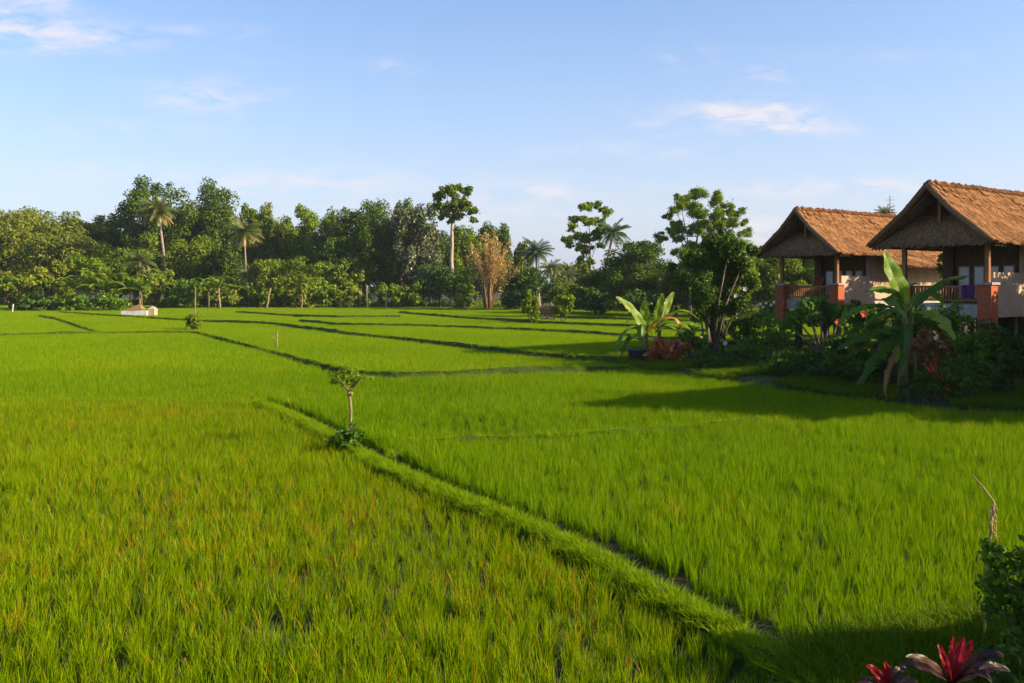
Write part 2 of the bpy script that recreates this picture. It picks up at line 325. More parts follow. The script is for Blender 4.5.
# ground
g = MB(); g.add([(-3000,-400,0),(3000,-400,0),(3000,5500,0),(-3000,5500,0)], [(0,1,2,3)])
tag(g.build('ground', M['mud']), kind='structure')
m = MB(); m.add([(-700,151,.012),(-130,151,.012),(-60,149,.012),(0,134,.012),(15,111,.012),(40,99,.012),(70,91,.012),(400,80,.012),(700,700,.012),(-700,700,.012)], [tuple(range(10))])
tag(m.build('forest_floor', M['soil']), kind='structure')
def mound(name, poly, h, mat, edge=.9, seed=1):
    """gently raised bed: rings from the outline inwards"""
    c = np.mean(np.array(poly), axis=0); rng = np.random.default_rng(seed); pts = []
    pl = poly + [poly[0]]
    ring = []
    for (x0, y0), (x1, y1) in zip(pl[:-1], pl[1:]):
        n = max(2, int(math.hypot(x1-x0, y1-y0)/.5))
        for k in range(n): ring.append((x0+(x1-x0)*k/n, y0+(y1-y0)*k/n))
    ring = np.array(ring); vs = []; fs = []
    levels = [(0,-.05),(.35,h*.55),(edge,h),(2.2,h*1.05),(4.5,h)]
    dirs = c - ring; dl = np.linalg.norm(dirs, axis=1, keepdims=True); dirs = dirs/dl
    for off, z in levels:
        q = ring + dirs*np.minimum(off, dl*.9)
        for x, y in q: vs.append((x, y, z + (rng.normal()*.02 if z > 0 else 0)))
    n = len(ring)
    for l in range(len(levels)-1):
        for k in range(n):
            k2 = (k+1) % n; fs.append((l*n+k, l*n+k2, (l+1)*n+k2, (l+1)*n+k))
    fs.append(tuple((len(levels)-1)*n+k for k in range(n)))
    m = MB(); m.add(vs, fs); return tag(m.build(name, mat, smooth=True), kind='structure')
mound('garden_bed', GARDEN, .30, M['soil'])
mound('front_bed', FRONT_GARDEN, .30, M['soil'])

# earth bunds: long low ridges
def resample(pl, step):
    out = []
    for (x0, y0), (x1, y1) in zip(pl[:-1], pl[1:]):
        n = max(1, int(math.hypot(x1-x0, y1-y0)/step))
        for k in range(n): out.append((x0+(x1-x0)*k/n, y0+(y1-y0)*k/n))
    out.append(pl[-1]); return out
def smooth_line(pl, it=2):
    for _ in range(it):
        q = [pl[0]]
        for a, b in zip(pl[:-1], pl[1:]):
            q.append((a[0]*.75+b[0]*.25, a[1]*.75+b[1]*.25)); q.append((a[0]*.25+b[0]*.75, a[1]*.25+b[1]*.75))
        q.append(pl[-1]); pl = q
    return pl
rngb = np.random.default_rng(5)
for bi, (pl, hw, h) in enumerate(BUNDS):
    near = bi == 0
    pts = resample(smooth_line(pl), .25 if near else .8); vs = []; fs = []
    W = hw*(.60 if near else .8); prof = [(-W,-.03),(-W*.72,h*.75),(-W*.3,h),(W*.25,h*.98),(W*.62,h*.7),(W,-.03)]
    for i, (x, y) in enumerate(pts):
        a = pts[max(0,i-1)]; b = pts[min(len(pts)-1,i+1)]; dx, dy = b[0]-a[0], b[1]-a[1]; l = math.hypot(dx,dy)+1e-9
        nx, ny = dy/l, -dx/l
        wv = 1 + (.06*math.sin(i*.37+bi) + .05*math.sin(i*1.13+bi*2) if not near else 0)
        for o, z in prof:
            z *= wv
            j = rngb.normal()*.03; vs.append((x+nx*(o+j), y+ny*(o+j), z + (rngb.normal()*.025 if z > 0 else 0)))
    k = len(prof)
    for i in range(len(pts)-1):
        for j in range(k-1): fs.append((i*k+j, i*k+j+1, (i+1)*k+j+1, (i+1)*k+j))
    m = MB(); m.add(vs, fs); tag(m.build('bund_path', M['bund'], smooth=True), kind='structure')

# ------------------------------------------------------------------ rice and grass (stuff): clumps set out by geometry nodes
def blade_clump(seed, n, h, spread, lean, wid, seg, orange=0.0, tall_var=.25, t0=.2, t1=.62):
    rng = np.random.default_rng(seed); V = []; Fc = []; T = []
    for i in range(n):
        a = rng.uniform(0, 2*np.pi); r0 = spread*math.sqrt(rng.uniform())
        bx, by = r0*math.cos(a), r0*math.sin(a)
        la = a + rng.normal()*.7; ln = abs(rng.normal(lean, lean*.5)); hh = h*(1+rng.normal()*tall_var*.6)
        wa = rng.uniform(0, np.pi); wx, wy = math.cos(wa), math.sin(wa); wd = wid*rng.uniform(.7,1.3)
        curl = rng.uniform(.8, 2.2); tint = rng.uniform(t0, t1)
        if rng.uniform() < orange: tint = rng.uniform(.74, 1.0)
        base = len(V)
        for s in range(seg+1):
            u = s/seg
            x = bx + math.cos(la)*ln*hh*u**curl; y = by + math.sin(la)*ln*hh*u**curl
            z = hh*(u - .28*ln*u**3)
            ww = wd*(1-u**1.8)*.5 + .0008
            V.append((x-wx*ww, y-wy*ww, z)); V.append((x+wx*ww, y+wy*ww, z))
        for s in range(seg):
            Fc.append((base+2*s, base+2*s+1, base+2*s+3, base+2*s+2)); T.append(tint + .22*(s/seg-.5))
    return np.array(V), np.array(Fc), np.array(T)
def source(name, mat, args):
    out = []
    for i, a in enumerate(args):
        V, Fc, T = blade_clump(*a); me = np_mesh(f'{name}_clump', V, Fc, T, mat, True)
        out.append(bpy.data.objects.new(f'{name}_clump', me))      # only referenced by the node tree
    return out
def scatter(name, pts, yaw, scl, idx, srcs, label, cat):
    me = bpy.data.meshes.new(name); n = len(pts)
    me.vertices.add(n); me.vertices.foreach_set('co', pts.astype(np.float32).ravel())
    for nm, arr in (('yaw', yaw), ('scl', scl)):
        a = me.attributes.new(nm, 'FLOAT', 'POINT'); a.data.foreach_set('value', arr.astype(np.float32))
    a = me.attributes.new('idx', 'INT', 'POINT'); a.data.foreach_set('value', idx.astype(np.int32))
    o = bpy.data.objects.new(name, me); COL.objects.link(o)
    ng = bpy.data.node_groups.new(name + '_nodes', 'GeometryNodeTree')
    ng.interface.new_socket('Geometry', in_out='INPUT', socket_type='NodeSocketGeometry')
    ng.interface.new_socket('Geometry', in_out='OUTPUT', socket_type='NodeSocketGeometry')
    gi = ng.nodes.new('NodeGroupInput'); go = ng.nodes.new('NodeGroupOutput')
    g2i = ng.nodes.new('GeometryNodeGeometryToInstance')
    for s in reversed(srcs):
        oi = ng.nodes.new('GeometryNodeObjectInfo'); oi.inputs['Object'].default_value = s
        ng.links.new(oi.outputs['Geometry'], g2i.inputs[0])
    iop = ng.nodes.new('GeometryNodeInstanceOnPoints')
    def na(nm, t='FLOAT'):
        q = ng.nodes.new('GeometryNodeInputNamedAttribute'); q.data_type = t; q.inputs[0].default_value = nm; return q.outputs[0]
    cb = ng.nodes.new('ShaderNodeCombineXYZ'); ng.links.new(na('yaw'), cb.inputs[2])
    e2r = ng.nodes.new('FunctionNodeEulerToRotation'); ng.links.new(cb.outputs[0], e2r.inputs[0])
    ng.links.new(gi.outputs[0], iop.inputs['Points']); ng.links.new(g2i.outputs[0], iop.inputs['Instance'])
    iop.inputs['Pick Instance'].default_value = True
    ng.links.new(na('idx', 'INT'), iop.inputs['Instance Index']); ng.links.new(e2r.outputs[0], iop.inputs['Rotation']); ng.links.new(na('scl'), iop.inputs['Scale'])
    ng.links.new(iop.outputs[0], go.inputs[0])
    md = o.modifiers.new('scatter', 'NODES'); md.node_group = ng
    tag(o, label, cat, kind='stuff')
    return o

MAINB = smooth_line(BUNDS[0][0])
def side_of_main(X, Y):     # True left of the near bund (the young paddy)
    bx = np.array([p[0] for p in MAINB])[::-1]; by = np.array([p[1] for p in MAINB])[::-1]
    return X < np.interp(Y, by, bx, left=bx[0], right=bx[-1])
yB = G(200, 394)[1]
def field_points(d0, d1, sp, seed, jit=.24, ang=.12):
    rng = np.random.default_rng(seed)
    hw = (d1/F)*(512+180)+3
    n = int(2*(max(hw, d1))/sp) + 4
    a, b = np.meshgrid(np.arange(-n, n)*sp, np.arange(-n, n)*sp)
    a = a.ravel(); b = b.ravel()
    yc = (d0+d1)/2
    X = a*math.cos(ang)-b*math.sin(ang); Y = a*math.sin(ang)+b*math.cos(ang)+yc
    X += rng.normal(size=X.size)*sp*jit; Y += rng.normal(size=Y.size)*sp*jit
    k = (np.abs(X) < (Y/F)*690+3.0) & (Y > d0-6) & (Y < d1+6)
    X, Y = X[k], Y[k]
    dith = rng.normal(size=X.size)*(d1-d0)*.02
    k = (Y+dith > d0) & (Y+dith < d1)
    X, Y = X[k], Y[k]
    far = np.interp(X, [-130,-95,-60,-20,0,5,15,40,70], [150,152,150,140,135,128,112,100,92])
    k = (Y < far)
    for pl, hw_, h_ in BUNDS: k &= seg_dist(X, Y, pl) > min(hw_, .30 if hw_ == .44 else 9)*(1+.14*fnoise(X, Y, 2.0, 9))
    off = [(x+.20, y+.11) for x, y in BUNDS[0][0]]; k &= seg_dist(X, Y, off) > .43
    k &= ~in_poly(X, Y, GARDEN); k &= ~in_poly(X, Y, FRONT_GARDEN)
    return X[k], Y[k], rng
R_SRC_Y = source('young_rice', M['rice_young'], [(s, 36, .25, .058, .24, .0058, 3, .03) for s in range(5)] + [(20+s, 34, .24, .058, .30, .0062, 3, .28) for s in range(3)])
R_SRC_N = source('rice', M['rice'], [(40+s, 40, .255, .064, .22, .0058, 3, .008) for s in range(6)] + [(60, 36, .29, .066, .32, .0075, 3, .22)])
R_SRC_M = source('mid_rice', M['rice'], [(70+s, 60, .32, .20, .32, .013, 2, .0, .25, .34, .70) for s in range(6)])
R_SRC_F = source('far_rice', M['rice'], [(90+s, 110, .32, .50, .32, .028, 2, .0, .25, .38, .72) for s in range(6)])
# near
X, Y, rng = field_points(5.0, 34.0, .178, 11)
left = side_of_main(X, Y) & (Y < yB)
def put(name, k, srcs, ngreen, lab, sc0, orange_bias, seed, gaps):
    x, y = X[k], Y[k]; r = np.random.default_rng(seed)
    pn = fnoise(x, y, .9, seed); gap = fnoise(x, y, 2.6, seed+1)
    keep = (gap > gaps) | (r.uniform(size=x.size) > .55)
    x, y, pn = x[keep], y[keep], pn[keep]
    sc = sc0*(1 + .11*fnoise(x, y, .8, seed+2) + .06*fnoise(x, y, 2.4, seed+3) + r.normal(size=x.size)*.12)
    idx = r.integers(0, ngreen, x.size)
    org = (pn*.8 + r.normal(size=x.size)*.62) > orange_bias
    idx = np.where(org, ngreen + r.integers(0, max(1, len(srcs)-ngreen), x.size), idx)
    scatter(name, np.stack([x, y, np.zeros_like(x)], 1), r.uniform(0, 6.28, x.size), sc, idx, srcs, lab, 'rice')
put('young_rice_crop', left, R_SRC_Y, 5, 'bright yellow green young rice with orange tips in the nearest paddy', .98, 1.05, 101, -1.9)
put('rice_crop', ~left, R_SRC_N, 6, 'dense green rice right of the grassy bund running to the garden', 1.0, 1.9, 202, -9)
X, Y, rng = field_points(34.0, 74.0, .30, 12)
scatter('rice_crop', np.stack([X, Y, X*0], 1), rng.uniform(0, 6.28, X.size), 1.0+.07*fnoise(X, Y, .35, 3)+rng.normal(size=X.size)*.07, rng.integers(0, 6, X.size), R_SRC_M,
        'even green rice in the middle paddies between dark bunds', 'rice')
X, Y, rng = field_points(74.0, 156.0, .62, 13)
scatter('rice_crop', np.stack([X, Y, X*0], 1), rng.uniform(0, 6.28, X.size), 1.0+.06*fnoise(X, Y, .2, 4)+rng.normal(size=X.size)*.06, rng.integers(0, 6, X.size), R_SRC_F,
        'pale green rice in the far paddies before the forest', 'rice')
# grass on the near bund and thinner grass on the others
G_SRC = source('bund_grass', M['bund_grass'], [(120+s, 50, .115, .10, .75, .0075, 3, .0, .5, .2, .9) for s in range(5)])
rng = np.random.default_rng(77); bp = []; bs = []
for bi, (pl, hw, h) in enumerate(BUNDS):
    step = .035 if bi == 0 else (.12 if bi in (1, 2) else .13)
    for (x, y) in resample(smooth_line(pl), step):
        if bi == 0 and y < 5: continue
        bare = fnoise(np.array([x]), np.array([y]), 2.2, 17)[0] > .95
        for _ in range((1 if bare else 3) if bi == 0 else 2):
            o = rng.uniform(-.56, .36)*hw; a = rng.choice([0, math.pi])
            tx, ty = (.75, .66) if bi == 0 else (.3, .95)
            zz = np.interp(o/hw, [-.66,-.48,-.2,.17,.42,.66], [0,h*.75,h,h*.98,h*.7,0])
            bp.append((x+o*tx+rng.normal()*.03, y+o*ty*.6+rng.normal()*.03, max(.02, zz-.02)))
            bs.append(rng.uniform(.5, 1.2)*(.85 if bi < 2 else 1.0))
bp = np.array(bp); bs = np.array(bs)
scatter('bund_grass', bp, rng.uniform(0, 6.28, len(bp)), bs, rng.integers(0, 5, len(bp)), G_SRC, 'short bright grass growing along the tops of the bunds', 'grass')
# rough grass on the garden bed
GG_SRC = source('garden_grass', M['garden_grass'], [(140+s, 34, .15, .15, .7, .011, 2, .0, .5, .1, .9) for s in range(4)])
gp = []
for poly, n in ((GARDEN, 20000), (FRONT_GARDEN, 2600), ([(2.6,7.8),(4,8.4),(5.6,8.8),(7,8.4),(7,4.5),(1.7,4.5)], 2600)):
    pa = np.array(poly); x = rng.uniform(pa[:,0].min(), min(pa[:,0].max(), 24), n*2); y = rng.uniform(pa[:,1].min(), pa[:,1].max(), n*2)
    k = in_poly(x, y, poly) & (fnoise(x, y, .8, 8) > -.6); gp.append(np.stack([x[k], y[k], np.full(k.sum(), .29)], 1)[:n])
pa = np.array([(2.6,7.9),(4,8.5),(5.6,8.9),(7,8.7),(7,7.4),(5.6,7.5),(4,7.0),(2.4,6.6)]); x = rng.uniform(2.3, 7, 5200); y = rng.uniform(6.4, 9, 5200); k = in_poly(x, y, [tuple(q) for q in pa]); gp.append(np.stack([x[k], y[k], np.full(k.sum(), .16)], 1))
gp = np.concatenate(gp); scatter('garden_grass', gp, rng.uniform(0, 6.28, len(gp)), rng.uniform(.6, 1.5, len(gp)), rng.integers(0, 4, len(gp)), GG_SRC, 'rough dark grass on the raised garden beds', 'grass')

# ------------------------------------------------------------------ foliage
def unit(v): return v/(np.linalg.norm(v, axis=1, keepdims=True)+1e-9)
def leaves(rng, lobes, n, size, mode='round', fill=.25, up=.35, tvar=.22, aspect=.55, rough=.75, shell=.16):
    """n leaf faces spread through lobes (cx,cy,cz,rx,ry,rz); returns V,F,T"""
    Lb = np.array(lobes, dtype=float)
    wgt = (Lb[:,3]*Lb[:,4]+Lb[:,3]*Lb[:,5]); wgt /= wgt.sum()
    li = rng.choice(len(Lb), n, p=wgt); lt = rng.uniform(-.14, .14, len(Lb))
    d = rng.normal(size=(n,3)); d[:,2] += .25; d = unit(d)
    rad = np.where(rng.uniform(size=n) < fill, rng.uniform(.2,.9,n), 1-np.abs(rng.normal(size=n))*shell)
    c = Lb[li,:3] + d*Lb[li,3:]*rad[:,None]
    nr = unit(d*1.0 + rng.normal(size=(n,3))*rough + np.array([0,0,up]))
    tg = rng.normal(size=(n,3)); tg[:,2] -= .3; tg -= nr*np.sum(tg*nr,axis=1,keepdims=True); tg = unit(tg); bt = np.cross(nr, tg)
    s = size*rng.uniform(.6,1.35,n)[:,None]
    p0 = c - tg*s*.5; p2 = c + tg*s*.5 - nr*s*.12; p1 = c + bt*s*aspect*.5 - tg*s*.06; p3 = c - bt*s*aspect*.5 - tg*s*.06
    V = np.stack([p0,p1,p2,p3],1).reshape(-1,3); Fc = np.arange(n*4).reshape(n,4)
    T = np.clip(.5 + lt[li] + rng.normal(size=n)*tvar, 0, 1)
    return V, Fc, T
def auto_lobes(rng, cx, cy, cz, rx, ry, rz, n, lr=.38, zmin=-1.0, flat=.85):
    out = []; ph = rng.uniform(0, 6.28)
    for i in range(n):
        z = 1 - 2*(i+.5)/n; z = z*.9 + .08; a = i*2.39996 + ph; r = math.sqrt(max(0, 1-z*z))
        d = np.array([r*math.cos(a), r*math.sin(a), z]) + rng.normal(size=3)*.14
        if d[2] < zmin: d[2] = zmin*rng.uniform(.2,1)
        q = rng.uniform(.58,.74) if lr >= .28 else rng.uniform(.35,.72 if i < 6 else .92); k = lr*rng.uniform(.9,1.3)
        out.append((cx+d[0]*rx*q, cy+d[1]*ry*q, cz+d[2]*rz*q, rx*k, ry*k, (rz*.7+rx*.3)*k*flat))
    return out
def break_lobes(rng, lobes, k=7, f=.60):
    out = []
    for (x,y,z,a,b,c) in lobes:
        for i in range(k):
            d = rng.normal(size=3); d /= np.linalg.norm(d); q = rng.uniform(.35,.80); g = f*rng.uniform(.6,1.25)
            out.append((x+d[0]*a*q, y+d[1]*b*q, z+d[2]*c*q, a*g, b*g, c*g))
    return out
def trunk_mb(rng, h, r0, r1, bend, limbs, n=9, t=.5, lo=.45, hi=.95):
    m = MB(); k = 7; pts = []
    for i in range(k+1):
        u = i/k; pts.append((bend[0]*u*u + rng.normal()*r0*.25*(0<u<1), bend[1]*u*u + rng.normal()*r0*.25*(0<u<1), h*u - (.15 if i == 0 else 0)))
    m.tube(pts, [r0*(1.25 if i == 0 else 1)*(1-i/k)+r1*(i/k) for i in range(k+1)], n, t)
    for (lx, ly, lz) in limbs:
        s = rng.uniform(lo,hi); j = int(s*k); a = Vector(pts[j]); b = Vector((lx,ly,lz))
        if b.z < a.z - .1: continue
        md = (a+b)/2 + Vector((rng.normal(), rng.normal(), rng.uniform(.2,.8)))*((b-a).length*.08)
        rr = (r0*(1-s)+r1*s)*.6
        m.tube([a, a.lerp(md,.6), md, md.lerp(b,.55), b], [rr, rr*.8, rr*.6, rr*.42, rr*.22], 6, t)
    return m
SEED = [1000]
def tree(name, label, cat, px, ytop, ybot, wpx, d, mat, trunk='bark', group=None, lobes=None, nl=14, lr=.38, leaf=None, dens=.75, fill=.25, r0=None, base_px=None, zmin=-1.0, depth=1.0, trunk_px=None, up=.35, tvar=.22, rough=.75, ground=0.0, shell=.30, brk=(7,.60), limb=(.45,.95), pxl=None):
    SEED[0] += 1; rng = np.random.default_rng(SEED[0])
    s = d/F; bx = ((base_px if base_px is not None else px)-HX)*s
    if not lobes and not pxl: wpx = wpx*1.12; ytop = ytop - .05*(ybot-ytop)
    ztop = CH+(HY-ytop)*s; zbot = max(.15, CH+(HY-ybot)*s); rx = wpx*s/2; rz = (ztop-zbot)/2; cz = (ztop+zbot)/2 - ground; cx = (px-HX)*s-bx
    root = empty(name, (bx, d, ground), label, cat, group)
    if pxl: lb = [((a-HX)*s-bx, rng.normal()*rp*s*1.2, CH+(HY-b)*s-ground, rp*s*1.3, rp*s*1.4, rp*s*1.05) for a, b, rp in pxl]; lobes = pxl
    elif lobes: lb = [(cx+a*rx, b*rx*depth, cz+c*rz, q*rx, q*rx*depth, q2*rz) for a, b, c, q, q2 in lobes]
    else: lb = auto_lobes(rng, cx, 0, cz, rx, rx*depth, rz, nl, lr, zmin)
    if fill > .2 and not lobes: lb.append((cx, 0, cz, rx*.6, rx*.6*depth, rz*.6))
    leaf = leaf or max(.16, 2.6*s)
    n = int(wpx*(ybot-ytop)*dens*(3.6*s/leaf)**2*2.3)
    lf = break_lobes(rng, lb, *brk)
    V, Fc, T = leaves(rng, lf, n, leaf, fill=fill, up=up, tvar=tvar, rough=rough, shell=shell)
    V[:,2] = np.maximum(V[:,2], .0)
    link('crown', np_mesh('crown', V, Fc, T, M[mat]), root)
    r0 = r0 or max(.12, .022*(ztop))
    hh = max(.5, cz + rz*.35)
    sel = rng.choice(len(lb), min(len(lb), 8), replace=False)
    trunk_mb(rng, hh, r0, r0*.35, (cx*.9, 0), [lb[i][:3] for i in sel], lo=limb[0], hi=limb[1]).build('trunk', M[trunk], root, smooth=True)
    return root
def shrub(label, px, ytop, ybot, wpx, d, mat, group=None, cat='shrub', name='shrub', nl=9, lr=.45, leaf=None, dens=1.0, ground=0.0, depth=.9, stem='bark', fill=.3, up=.35, tvar=.22, rough=.75, shell=.2):
    SEED[0] += 1; rng = np.random.default_rng(SEED[0])
    s = d/F; bx = (px-HX)*s; ztop = CH+(HY-ytop)*s; zbot = CH+(HY-ybot)*s if ybot else ground
    zbot = max(ground+.03, zbot); rx = wpx*s/2; rz = (ztop-zbot)/2; cz = (ztop+zbot)/2-ground
    root = empty(name, (bx, d, ground), label, cat, group)
    lb = auto_lobes(rng, 0, 0, cz, rx, rx*depth, rz, nl, lr); lb.append((0,0,cz,rx*.6,rx*.6*depth,rz*.65))
    leaf = leaf or max(.07, 3.4*s); n = int(wpx*abs(ztop-zbot)/s*dens*(3.4*s/leaf)**2*1.9)
    V, Fc, T = leaves(rng, break_lobes(rng, lb, 4, .6), n, leaf, fill=fill, up=up, tvar=tvar, rough=rough, shell=.3)
    V[:,2] = np.maximum(V[:,2], .0)
    link('foliage', np_mesh('foliage', V, Fc, T, M[mat]), root)
    m = MB()
    for k in range(5):
        q = lb[int(rng.integers(0, len(lb)))]; b = Vector(q[:3]); a = Vector((rng.normal()*rx*.12, rng.normal()*rx*.12, -.05))
        m.tube([a, a.lerp(b,.5)+Vector((0,0,rz*.15)), b], [max(.012,rx*.05), max(.009,rx*.035), max(.005,rx*.015)], 6)
    m.build('stem', M[stem], root, smooth=True)
    return root

def frond_faces(m_V, m_F, m_T, base, az, elev, length, droop, rng, npair=16, ll=.24, wd=.05, tint=.5):
    d = Vector((math.cos(az), math.sin(az), 0)); pts = []
    for i in range(npair+1):
        u = i/npair; ang = elev - droop*u**1.3
        if i == 0: p = Vector(base)
        else: p = pts[-1] + (d*math.cos(ang)+Vector((0,0,math.sin(ang))))*(length/npair)
        pts.append(p)
    side = Vector((-d.y, d.x, 0))
    for i in range(npair):
        u = i/npair; a, b = pts[i], pts[i+1]; t = (b-a).normalized(); upv = side.cross(t)
        w0 = wd*.5*(1-u*.7); n = len(m_V)
        m_V.extend([a-side*w0, a+side*w0, b+side*w0*.9, b-side*w0*.9]); m_F.append((n,n+1,n+2,n+3)); m_T.append(tint)
        if u < .08: continue
        le = length*ll*(math.sin(math.pi*min(1,.12+u*.86))**.6)*rng.uniform(.85,1.1)
        for sg in (-1,1):
            q = (side*sg*.82 + t*.55 - Vector((0,0,.35+.35*u)) + upv*.1).normalized()
            hw = length/npair*.42; n = len(m_V)
            m_V.extend([a-t*hw, a+t*hw, a+q*le*.6+t*hw*.7, a+q*le - Vector((0,0,le*.12)), a+q*le*.6-t*hw*.5])
            m_F.append((n,n+1,n+2,n+3,n+4)); m_T.append(tint+rng.normal()*.08)
def palm(label, px, ycrown, rpx, d, base_px=None, trunk_r=.17, mat='palm', group='coconut palms', n=36, ground=0.0, low_dry=False, trunk_top=None, tint=.45):
    SEED[0] += 1; rng = np.random.default_rng(SEED[0]); s = d/F
    bx = ((base_px if base_px is not None else px)-HX)*s; tx = (px-HX)*s-bx; zc = CH+(HY-ycrown)*s
    root = empty('palm_tree', (bx, d, ground), label, 'palm tree', group)
    m = MB(); pts = []
    for i in range(9):
        u = i/8; pts.append((tx*(u**1.5), rng.normal()*.04, (zc-ground)*u-(.2 if i == 0 else 0)))
    m.tube(pts, [trunk_r*(1.5-.5*min(1,i*.7)-.32*i/8) for i in range(9)], 9); m.build('trunk', M['palm_bark'], root, smooth=True)
    V = []; Fc = []; T = []; top = Vector(pts[-1]); Lf = rpx*s*1.12
    for i in range(n):
        u = i/n; az_ = i*2.399+rng.normal()*.15; e = 1.35-1.75*u+rng.normal()*.1
        frond_faces(V, Fc, T, top, az_, e, Lf*(.82+.2*rng.uniform()), .95+.5*u+rng.normal()*.1, rng, tint=tint+.1*rng.normal())
    me = np_mesh('crown', np.array([tuple(v) for v in V]), Fc, np.array(T), M[mat]); link('crown', me, root)
    if low_dry:
        V = []; Fc = []; T = []
        for i in range(9): frond_faces(V, Fc, T, top-Vector((0,0,.2)), i*.7+rng.normal()*.2, -.25+rng.normal()*.15, Lf*.85, .9, rng, tint=.75+.2*rng.normal())
        link('dry_frond_skirt', np_mesh('dry_frond_skirt', np.array([tuple(v) for v in V]), Fc, np.array(T), M['palm_dry']), root)
    return root

def banana_leaf(m, pts, width, rng, tint=.5, fold=.35, hint=None, tear=.12, stalk=.10):
    tear *= 2.0
    """arched blade along a path: midrib, two folded halves with wavy, torn edges"""
    P0 = [Vector(p) for p in pts]; K = 22; path = []
    def bez(u):
        q = P0[:]
        while len(q) > 1: q = [a.lerp(b, u) for a, b in zip(q[:-1], q[1:])]
        return q[0]
    path = [bez(i/K) for i in range(K+1)]
    Lt = sum((b-a).length for a, b in zip(path[:-1], path[1:]))
    rows = []
    for i in range(K+1):
        u = i/K; a = path[max(0,i-1)]; b = path[min(K,i+1)]; t = (b-a).normalized()
        h = hint or Vector((0,0,1))
        s = t.cross(h)
        if s.length < .05: s = t.cross(Vector((.3,-1,.1)))
        s.normalize(); nrm = s.cross(t)
        if nrm.dot(h) < 0: nrm = -nrm
        uu = max(0,(u-stalk)/(1-stalk))
        wv = width*.5*(math.sin(math.pi*min(1,uu**.72*.97+.01))**.62) if u > stalk else .012*(1+width)
        rows.append((path[i], s, nrm, wv))
    rib = max(.006, width*.045)
    for sg in (-1, 1):
        wob = rng.uniform(0,6)
        for i in range(K):
            p, s, nr, wv = rows[i]; p2, s2, n2, w2 = rows[i+1]
            j = 0
            if rng.uniform() < tear and i > 3: w2 *= rng.uniform(.35,.85)
            f1 = fold+.15*math.sin(wob+i*.9); f2 = fold+.15*math.sin(wob+(i+1)*.9)
            e1 = p + s*sg*wv*math.cos(f1) + nr*wv*(math.sin(f1)); e2 = p2 + s2*sg*w2*math.cos(f2) + n2*w2*math.sin(f2)
            m1 = p + s*sg*wv*.5 + nr*wv*.5*math.sin(f1)*1.5; m2 = p2 + s2*sg*w2*.5 + n2*w2*.5*math.sin(f2)*1.5
            m.add([p, m1, m2, p2], [(0,1,2,3)] if sg > 0 else [(3,2,1,0)], tint+rng.normal()*.02)
            m.add([m1, e1, e2, m2], [(0,1,2,3)] if sg > 0 else [(3,2,1,0)], tint+rng.normal()*.03)
    m.tube([r[0]-r[2]*rib*.5 for r in rows], [rib*(1-.8*i/K) for i in range(K+1)], 5, min(1,tint+.3))
def rosette(parent, base, n, length, width, mat, rng, elev=(.5,1.3), part='leaf', droop=.8, tint=(.3,.8), narrow=1.0):
    for i in range(n):
        a = i*2.399+rng.normal()*.25; e = rng.uniform(*elev); l = length*rng.uniform(.75,1.1)
        d = Vector((math.cos(a), math.sin(a), 0)); b = Vector(base)
        p1 = b + d*l*.35*math.cos(e) + Vector((0,0,l*.35*math.sin(e))); p2 = p1 + d*l*.4*math.cos(e-.35*droop) + Vector((0,0,l*.4*math.sin(e-.35*droop))); p3 = p2 + d*l*.35*math.cos(e-droop) + Vector((0,0,l*.35*math.sin(e-droop)))
        m = MB(); banana_leaf(m, [b,p1,p2,p3], width*rng.uniform(.8,1.15), rng, rng.uniform(*tint), fold=.3, tear=0, stalk=.08); m.build(part, M[mat], parent, smooth=True)

